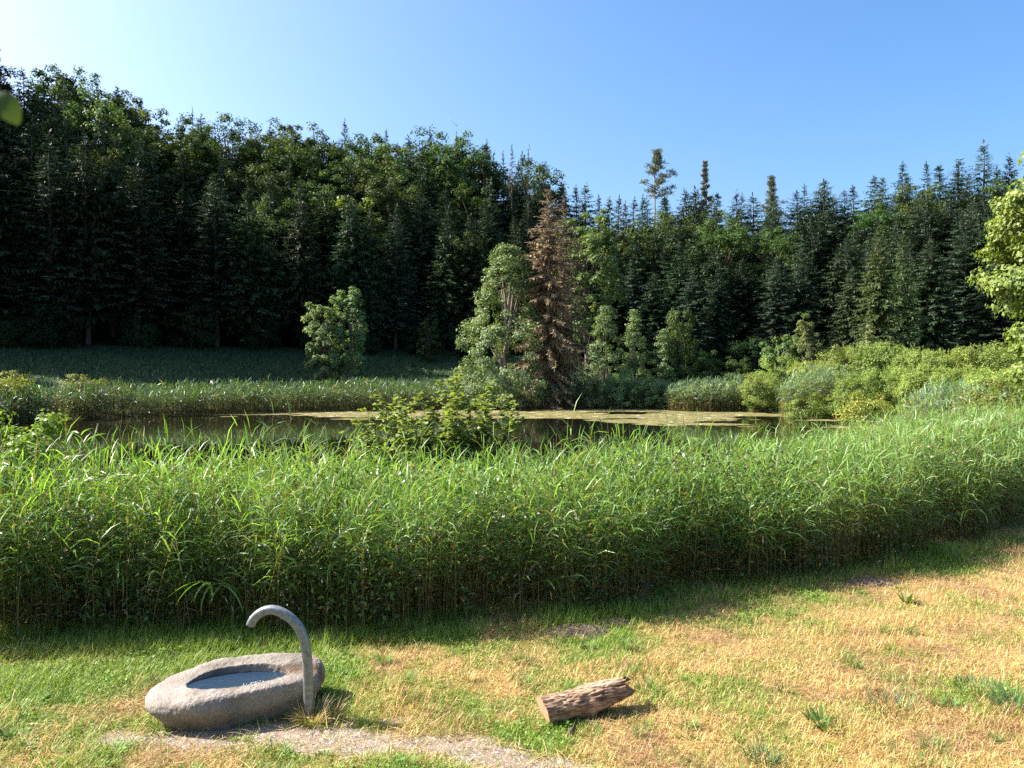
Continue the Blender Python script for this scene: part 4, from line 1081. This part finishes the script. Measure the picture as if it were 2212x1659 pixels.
# small bark chip before the log
r_ = np.random.default_rng(5)
a = np.linspace(0, 2 * np.pi, 10, endpoint=False)
rg_ = [np.stack([np.cos(a) * w * (1 + .2 * np.sin(3 * a)), np.sin(a) * w * .4, np.full(10, h) + .02 * np.cos(a)], 1) for w, h in ((.028, -.01), (.032, .03), (.022, .065), (.006, .10))]
V = np.concatenate(rg_); i = np.arange(40).reshape(4, 10); i2 = np.roll(i, -1, 1)
o = obj('bark_chip', make_mesh('bark_chip', V, np.stack([i[:-1], i2[:-1], i2[1:], i[1:]], -1).reshape(-1, 4), M['bark']))
o.location = (W(1232, 6.45), 6.45, .01); o.rotation_euler = (0, .5, .4)
tag(o, 'small dark chip of bark sticking up in front of the log', 'bark chip')

# ------------------------------------------------------------------ tufts and weeds on the lawn
def tuft(name, px, py, n, L, w, tone, label, cat, spread=.05, el=(.8, 1.45), group=None, dried=0.0, K=4):
    D = CAM_Z * 1659 / (py - 800); X = W(px, D)
    r = np.random.default_rng(int(px * 7 + py))
    a = r.uniform(0, 6.28, n); rr = np.sqrt(r.random(n)) * spread
    base = np.stack([rr * np.cos(a), rr * np.sin(a), np.full(n, -.01)], 1)
    V, F = ribbons(base, a + r.normal(0, .6, n), r.uniform(*el, n), r.uniform(.2, 1.4, n), L * r.uniform(.5, 1.15, n), w * r.uniform(.6, 1.2, n), [.6, 1, .75, .05], twist=r.normal(0, .3, n))
    c = np.asarray(tone) * r.uniform(.65, 1.35, (n, 1)); c = np.where(r.random((n, 1)) < dried, np.array([.5, .36, .17]) * r.uniform(.6, 1.2, (n, 1)), c)
    o = obj(name, make_mesh(name, V, F, M['grass'], cols=np.repeat(c, 8, 0)))
    o.location = (X, D, float(terrain(X, D)))
    tag(o, label, cat, group)
    return o
G1, G2 = (.10, .19, .035), (.075, .15, .045)
T = 'tufts and rosettes on the lawn'
tuft('grass_tuft', 668, 1567, 300, .24, .005, (.16, .18, .06), 'dry grass tuft round the foot of the spout', 'grass tuft', .11, dried=.6, group=T)
tuft('grass_tuft', 705, 1552, 180, .2, .005, (.13, .17, .05), 'low grass right of the spout at the end of the boulder', 'grass tuft', .10, dried=.45, group=T)
tuft('grass_tuft', 340, 1590, 60, .15, .009, G1, 'green tuft under the left nose of the boulder', 'grass tuft', .07, el=(.3, 1.3), group=T)
tuft('plantain_plant', 1965, 1306, 16, .2, .035, G1, 'plantain with upright leaves in the upper dry lawn', 'plantain', .05, group=T)
tuft('plantain_plant', 1785, 1580, 18, .22, .03, G1, 'plantain with one tall pale ribbed leaf in the lower lawn', 'plantain', .06, group=T)
tuft('plantain_plant', 1478, 1592, 22, .12, .03, (.12, .22, .03), 'low bright green plantain right of the log', 'plantain', .05, el=(.2, 1.1), group=T)
tuft('grass_tuft', 1650, 1650, 170, .17, .007, G2, 'dense dark green tuft at the bottom edge of the lawn', 'grass tuft', .11, group=T)
tuft('grass_tuft', 1700, 1500, 50, .15, .006, G1, 'loose green tuft above the tall ribbed plantain', 'grass tuft', .08, group=T)
tuft('grass_tuft', 1962, 1368, 60, .12, .006, G1, 'small tuft below the upper plantain', 'grass tuft', .08, group=T)
tuft('grass_tuft', 1395, 1500, 70, .15, .007, G1, 'green tuft just right of the split end of the log', 'grass tuft', .10, group=T)
tuft('grass_tuft', 1930, 1540, 130, .2, .007, G2, 'broad green tuft in the lower right lawn', 'grass tuft', .22, group=T)
tuft('grass_tuft', 2130, 1500, 150, .2, .007, G2, 'broad green tuft nearest the right edge', 'grass tuft', .25, group=T)
tuft('grass_tuft', 2195, 1540, 110, .26, .008, G2, 'tall blue-green tuft cut by the right edge', 'grass tuft', .15, group=T)
tuft('grass_tuft', 970, 1600, 60, .10, .006, G1, 'small tuft at the right end of the gravel', 'grass tuft', .08, dried=.4, group=T)
tuft('grass_tuft', 1340, 1555, 110, .12, .006, G2, 'shaded green tuft under the raised end of the log', 'grass tuft', .16, group=T)
tuft('grass_tuft', 1225, 1575, 60, .10, .006, G1, 'short tuft against the front of the log', 'grass tuft', .10, group=T)
tuft('grass_tuft', 470, 1400, 110, .17, .012, G1, 'leafy tuft at the lawn edge behind the boulder', 'grass tuft', .2, group=T)
tuft('dock_plant', 40, 1600, 30, .13, .035, (.12, .21, .04), 'broad-leaved weed near the left edge of the lawn', 'weed', .14, el=(.2, 1.1), group=T)
tuft('dock_plant', 110, 1640, 30, .11, .03, (.12, .21, .04), 'broad-leaved weed at the bottom left', 'weed', .16, el=(.2, 1.1), group=T)
# low earth mounds near the reeds
soil = bark_mat('loose_soil', (.05, .033, .022), (.16, .11, .07), 10, 1, 1)
for k, (px, py, w, lb) in enumerate(((1245, 1368, .45, 'dark bare soil mound at the middle of the reed edge'), (1330, 1350, .3, 'smaller soil mound right of the first'), (1890, 1262, .45, 'low reddish soil mound by the reeds at right'))):
    D = CAM_Z * 1659 / (py - 800); X = W(px, D)
    a = np.linspace(0, 2 * np.pi, 40, endpoint=False)
    rg_ = []
    for f, h in ((1.0, -.02), (.85, .012), (.65, .035), (.4, .055), (.15, .06)):
        q = f * w * (1 + .25 * (vnoise(np.cos(a) * 2 + 9 * k, np.sin(a) * 2, 5) - .5))
        rg_.append(np.stack([np.cos(a) * q, np.sin(a) * q * .55, h + .03 * (vnoise(np.cos(a) * 9 * f, np.sin(a) * 9 * f, 6 + k) - .5)], 1))
    V = np.concatenate(rg_); i = np.arange(200).reshape(5, 40); i2 = np.roll(i, -1, 1)
    o = obj('soil_mound', make_mesh('soil_mound', V, [np.stack([i[:-1], i2[:-1], i2[1:], i[1:]], -1).reshape(-1, 4), np.array([i[-1]])], soil, smooth=True))
    o.location = (X, D, float(terrain(X, D))); tag(o, lb, 'soil mound', 'soil mounds along the reeds')

# ------------------------------------------------------------------ single reeds leaning out over the lawn
def lean_reed(pts_px, D0, D1, label, leaves=9, LL=.38, hang=True, seed=1, tone=(.15, .26, .06)):
    """pts_px: photo points along the stem, from root to tip"""
    r = np.random.default_rng(seed)
    k = len(pts_px); Ds = np.linspace(D0, D1, k)
    P = np.array([(W(a, d), d, Z(b, d)) for (a, b), d in zip(pts_px, Ds)])
    tt = np.linspace(0, k - 1, 14); P = np.stack([np.interp(tt, np.arange(k), P[:, j]) for j in range(3)], 1)
    for _ in range(2): P[1:-1] = (P[:-2] + 2 * P[1:-1] + P[2:]) / 4
    root = empty('leaning_reed', tuple(P[0])); tag(root, label, 'reed', 'single reeds leaning out of the bed')
    V, F = tube(P - P[0], np.linspace(.006, .002, 14), 5)
    obj('stem', make_mesh('stem', V, F, M['grass'], cols=np.tile([.2, .22, .08], (len(V), 1)), smooth=True), root)
    for j in range(leaves):
        f = .45 + .55 * (j + .5) / leaves; idx = f * 13; i0 = int(min(idx, 12)); b = P[i0] * (1 - (idx - i0)) + P[i0 + 1] * (idx - i0) - P[0]
        az = r.uniform(0, 6.28); e0 = r.uniform(-.2, .7) if hang else r.uniform(.3, 1.2); dp = r.uniform(1.2, 2.0) if hang else r.uniform(.3, 1.3)
        V, F = ribbons(b[None], np.array([az]), np.array([e0]), np.array([dp]), np.array([LL * r.uniform(.7, 1.2)]), np.array([.024 * r.uniform(.8, 1.2)]), [.4, 1, .95, .8, .5, .03], twist=np.array([r.normal(0, .5)]), power=.5)
        obj('leaf', make_mesh('leaf', V, F, M['toned'], cols=np.tile(np.array(tone) * r.uniform(.8, 1.3), (len(V), 1))), root)
lean_reed([(560, 1330), (530, 1300), (490, 1270), (455, 1258), (440, 1262)], 9.4, 8.7, 'bent reed with fan of hanging leaves left above the spout', 12, .42, seed=3)
lean_reed([(700, 1340), (685, 1280), (665, 1245), (650, 1238), (640, 1242)], 9.6, 9.0, 'bent reed with narrow hanging leaves right above the spout', 9, .34, seed=4)
lean_reed([(600, 1280), (630, 1220), (665, 1185), (700, 1200), (735, 1215)], 9.6, 9.1, 'reed arching right with pale leaves, mid face of the bed', 9, .40, seed=5)
lean_reed([(1060, 1340), (1100, 1290), (1150, 1262), (1210, 1248), (1260, 1245)], 10.0, 9.4, 'long reed leaning right with one bright hanging leaf', 8, .34, seed=6)
lean_reed([(1960, 1160), (2000, 1140), (2040, 1118), (2085, 1105), (2120, 1100)], 13.6, 13.0, 'upper one of the reeds leaning over the right lawn', 8, .42, seed=7)
lean_reed([(1930, 1180), (1980, 1175), (2020, 1170), (2070, 1172), (2090, 1180)], 13.2, 12.4, 'lower drooping reed over the right lawn edge', 9, .40, seed=8)
lean_reed([(80, 1370), (50, 1385), (20, 1400), (0, 1405), (-20, 1408)], 8.9, 8.2, 'flattened pale reed lying out at the left edge', 7, .34, seed=9, tone=(.2, .24, .1))
lean_reed([(330, 1350), (300, 1270), (262, 1225), (235, 1200), (215, 1190)], 9.3, 8.9, 'reed arching left in the dark left face of the bed', 9, .45, seed=10)
lean_reed([(1655, 1290), (1650, 1240), (1640, 1200), (1625, 1178), (1610, 1170)], 11.9, 11.4, 'thin reed bending left at the dark foot of the bed', 8, .36, seed=11)
lean_reed([(240, 1050), (225, 1000), (190, 960), (175, 940), (160, 930)], 10.5, 10.3, 'tall reed tip bending left above the left bed', 6, .4, False, seed=12)
# ------------------------------------------------------------------ shrub in the reeds
def stem_shrub(name, D, pxb, tops, leafL, label, cat, seed, per=34, mat='golden'):
    r = np.random.default_rng(seed); X0 = W(pxb, D); z0 = max(float(terrain(X0, D)), WATER) - .1
    root = empty(name, (X0, D, z0)); tag(root, label, cat)
    cr, st = Acc(), Acc()
    for px, yt in tops:
        for rep_ in range(2):
            dd = D + r.normal(0, .55); T = np.array([W(px + r.normal(0, 9), dd) - X0, dd - D, Z(yt + (0 if rep_ == 0 else r.uniform(15, 60)), dd) - z0])
            b = np.array([T[0] * .35 + r.normal(0, .1), r.normal(0, .15), 0])
            s = np.linspace(0, 1, 9)[:, None]
            P = b * (1 - s) + T * s; P[:, :2] = b[:2] + (T[:2] - b[:2]) * s ** 1.7; P[1:-1] += r.normal(0, .03, (7, 3))
            V, F = tube(P, np.linspace(.016, .003, 9), 5); st.add(V, F)
            for k in range(per):     # short side twigs, each with a spray of leaves
                f = .12 + .88 * ((k + r.random()) / per); q = f * 8; i0 = min(int(q), 7); c = P[i0] * (1 - q + i0) + P[i0 + 1] * (q - i0)
                a = r.uniform(0, 6.28); tl = r.uniform(.08, .55) * (1.15 - f) ** .6
                e = c + np.array([math.cos(a) * tl, math.sin(a) * tl, tl * r.uniform(.1, .7)])
                if k % 2 == 0: V, F = tube([c, e], [.004, .002], 3); st.add(V, F)
                m = r.integers(5, 10); t = r.uniform(.35, 1.1, m)[:, None]; B = c * (1 - t) + e * t
                aa = r.uniform(0, 6.28, m); dr = unit(np.stack([np.cos(aa), np.sin(aa), r.normal(-.15, .35, m)], 1))
                sd = unit(np.cross(dr, np.array([0, 0, 1.]) + r.normal(0, .35, (m, 3)))); ln = leafL * r.uniform(.6, 1.25, m) * (1.1 - .4 * f)
                V, F = kites(B, dr, sd, ln, ln * .9, fold=.35, peak=.48); cr.add(V, F, np.repeat(np.clip(r.normal(.35 + .35 * f, .2, m), 0, 1), 4))
    obj('stems', st.mesh('stems', M['bark']), root); obj('foliage', cr.mesh('foliage', M[mat]), root)
stem_shrub('guelder_shrub', 14.4, 945, [(985, 800), (1002, 812), (965, 830), (860, 852), (800, 850), (775, 905), (830, 868), (895, 868), (925, 850), (1060, 826), (1085, 850), (1110, 868), (1040, 850), (1020, 860), (760, 940), (1120, 905), (880, 900), (940, 890)],
           .135, 'leafy yellow-green shrub standing out of the near reeds before the water', 'shrub', 401, per=58, mat='near_maple')
put('edge_shrub', broad_meshes(402, 2.7, .9, 'golden', 110, 90, .07, .03, .6, .22, trunks=4), 0, 10.4, 890, 2.7, 'yellow-green shrub cut by the left edge beside the near reeds', 'shrub')

# ------------------------------------------------------------------ near maple at the right edge
def near_maple():
    t = empty('roadside_maple', (17.95, 22.5, 0))
    tag(t, 'near maple with yellow-green leaves leaning in from the right edge', 'maple')
    r = np.random.default_rng(55); tr, cr = Acc(), Acc()
    pts = np.array([[0, 0, -.4], [0.05, 0, 1.5], [-.05, .1, 3], [0, 0, 5], [.1, .1, 7.5], [0, 0, 9.2]])
    V, F = tube(pts, [.26, .21, .18, .14, .08, .03], 9); tr.add(V, F)
    # profile of the left outline: (z, reach to the left) traced as real radii
    zs = np.array([1.2, 2.2, 3.2, 4.2, 5.1, 5.8, 6.6, 7.8, 8.6, 8.95, 9.2, 9.6, 10.4])
    rs = np.array([2.0, 2.4, 2.65, 2.8, 3.2, 3.55, 3.2, 3.55, 2.9, 1.7, 1.7, 2.6, 1.9])
    n = 430
    z = r.uniform(1.2, 10.5, n); a = r.uniform(0, 6.28, n)
    q = np.interp(z, zs, rs) * r.uniform(.55, 1.0, n) ** .4 * (1 + .06 * np.sin(3 * a + z * 2))
    C = np.stack([q * np.cos(a), q * np.sin(a), z], 1); CR = r.uniform(.3, .62, n)
    for ci in range(0, n, 10):
        e = C[ci]; b = np.array([0, 0, max(1.5, e[2] - .8 * q[ci])]); mid = (b + e) / 2 + [0, 0, .2]
        V, F = tube([b, mid, e], [.06, .04, .012], 5); tr.add(V, F)
    left = np.cos(a) < .15
    m = np.where(left, 150, 45)
    idx = np.repeat(np.arange(n), m)
    w = unit(r.normal(size=(len(idx), 3))) * r.uniform(.4, 1, (len(idx), 1)); w[:, 2] *= .6
    P = C[idx] + w * CR[idx][:, None]
    out_ = unit(P * np.array([1, 1, 0]) + 1e-6)
    nrm = unit(w * .7 + out_ * .7 + np.array([0, 0, .6]) + r.normal(0, .35, (len(idx), 3)))
    dr = unit(np.cross(nrm, r.normal(size=(len(idx), 3))) + np.array([0, 0, -.5])); sd = unit(np.cross(nrm, dr))
    ln = r.uniform(.09, .16, len(idx))
    V, F = kites(P, dr, sd, ln, ln * .95, fold=.25, peak=.45)
    cr.add(V, F, np.repeat(np.clip(r.normal(.5, .15, n)[idx] + r.normal(0, .2, len(idx)), 0, 1), 4))
    obj('trunk', tr.mesh('trunk', M['bark'], True), t); obj('crown', cr.mesh('crown', M['near_maple']), t)
near_maple()

# twig with a leaf hanging close to the camera at upper left
def near_twig():
    D = .5
    b = np.array([W(-160, D), D, Z(120, D)])
    t = empty('hanging_twig', tuple(b)); tag(t, 'out-of-focus green leaf on a twig at the upper left edge', 'twig')
    e = np.array([W(-14, D), D, Z(205, D)]) - b
    V, F = tube([[-.35, .05, .25], [-.12, .02, .08], [0, 0, 0], e * .6 + [0, 0, .004], e], [.004, .003, .002, .0012, .0008], 6)
    obj('stem', make_mesh('stem', V, F, M['bark'], smooth=True), t)
    K_ = 12; s = np.linspace(0, 1, K_); L = .026; w = .009 * np.sin(np.pi * np.clip(s * .96 + .02, 0, 1)) ** .7
    d = unit(np.array([.62, .1, -.75])); sd = unit(np.array([.6, .5, .55])); nr = np.cross(d, sd)
    c = e + d * (s * L)[:, None] + nr * (.004 * np.sin(s * 3))[:, None]
    V = np.stack([c - sd * w[:, None] + nr * (w * .35)[:, None], c, c + sd * w[:, None] + nr * (w * .35)[:, None]], 1).reshape(-1, 3)
    i = (np.arange(K_ - 1) * 3)[:, None]
    F = np.concatenate([np.hstack([i, i + 1, i + 4, i + 3]), np.hstack([i + 1, i + 2, i + 5, i + 4])])
    obj('leaf', make_mesh('leaf', V, F, M['beech'], vals=np.full(len(V), .2), smooth=True), t)
near_twig()

# ------------------------------------------------------------------ vapour trail
cm, n, l, out = new_mat('ice_cloud')
dfs = n.new("ShaderNodeBsdfDiffuse"); dfs.inputs[0].default_value = (.95, .95, .95, 1)
trn = n.new("ShaderNodeBsdfTranslucent"); trn.inputs[0].default_value = (.95, .95, .95, 1)
mx = n.new("ShaderNodeMixShader"); l.new(dfs.outputs[0], mx.inputs[1]); l.new(trn.outputs[0], mx.inputs[2]); l.new(mx.outputs[0], out.inputs[0])
D = 7000
p0 = np.array([W(968, D), D, Z(257, D)]); p1 = np.array([W(989, D), D, Z(276, D)])
V, F = tube([p0, p0 * .6 + p1 * .4, p0 * .2 + p1 * .8, p1], [1, 4.2, 5, 3.4], 8)
o = obj('vapour_trail', make_mesh('vapour_trail', V, F, cm, smooth=True)); tag(o, 'short white vapour trail in the blue sky', 'vapour trail')

# ------------------------------------------------------------------ tell same-looking neighbours apart by their order from the left
ORD = ['first', 'second', 'third', 'fourth', 'fifth', 'sixth', 'seventh', 'eighth', 'ninth', 'tenth', 'eleventh', 'twelfth', 'thirteenth']
NUM = ['', 'one', 'two', 'three', 'four', 'five', 'six', 'seven', 'eight', 'nine', 'ten', 'eleven', 'twelve', 'thirteen']
same = {}
for o in sc.objects:
    if o.parent is None and o.get('label') and o.get('group') in (FORG, 'bushes along the foot of the wood'):
        same.setdefault(o['label'], []).append(o)
for lb, os_ in same.items():
    if 1 < len(os_) <= 13:
        os_.sort(key=lambda o: o.location.x / o.location.y)
        for i_, o in enumerate(os_):
            o['label'] = (ORD[i_] if i_ else 'leftmost') + ' ' + lb
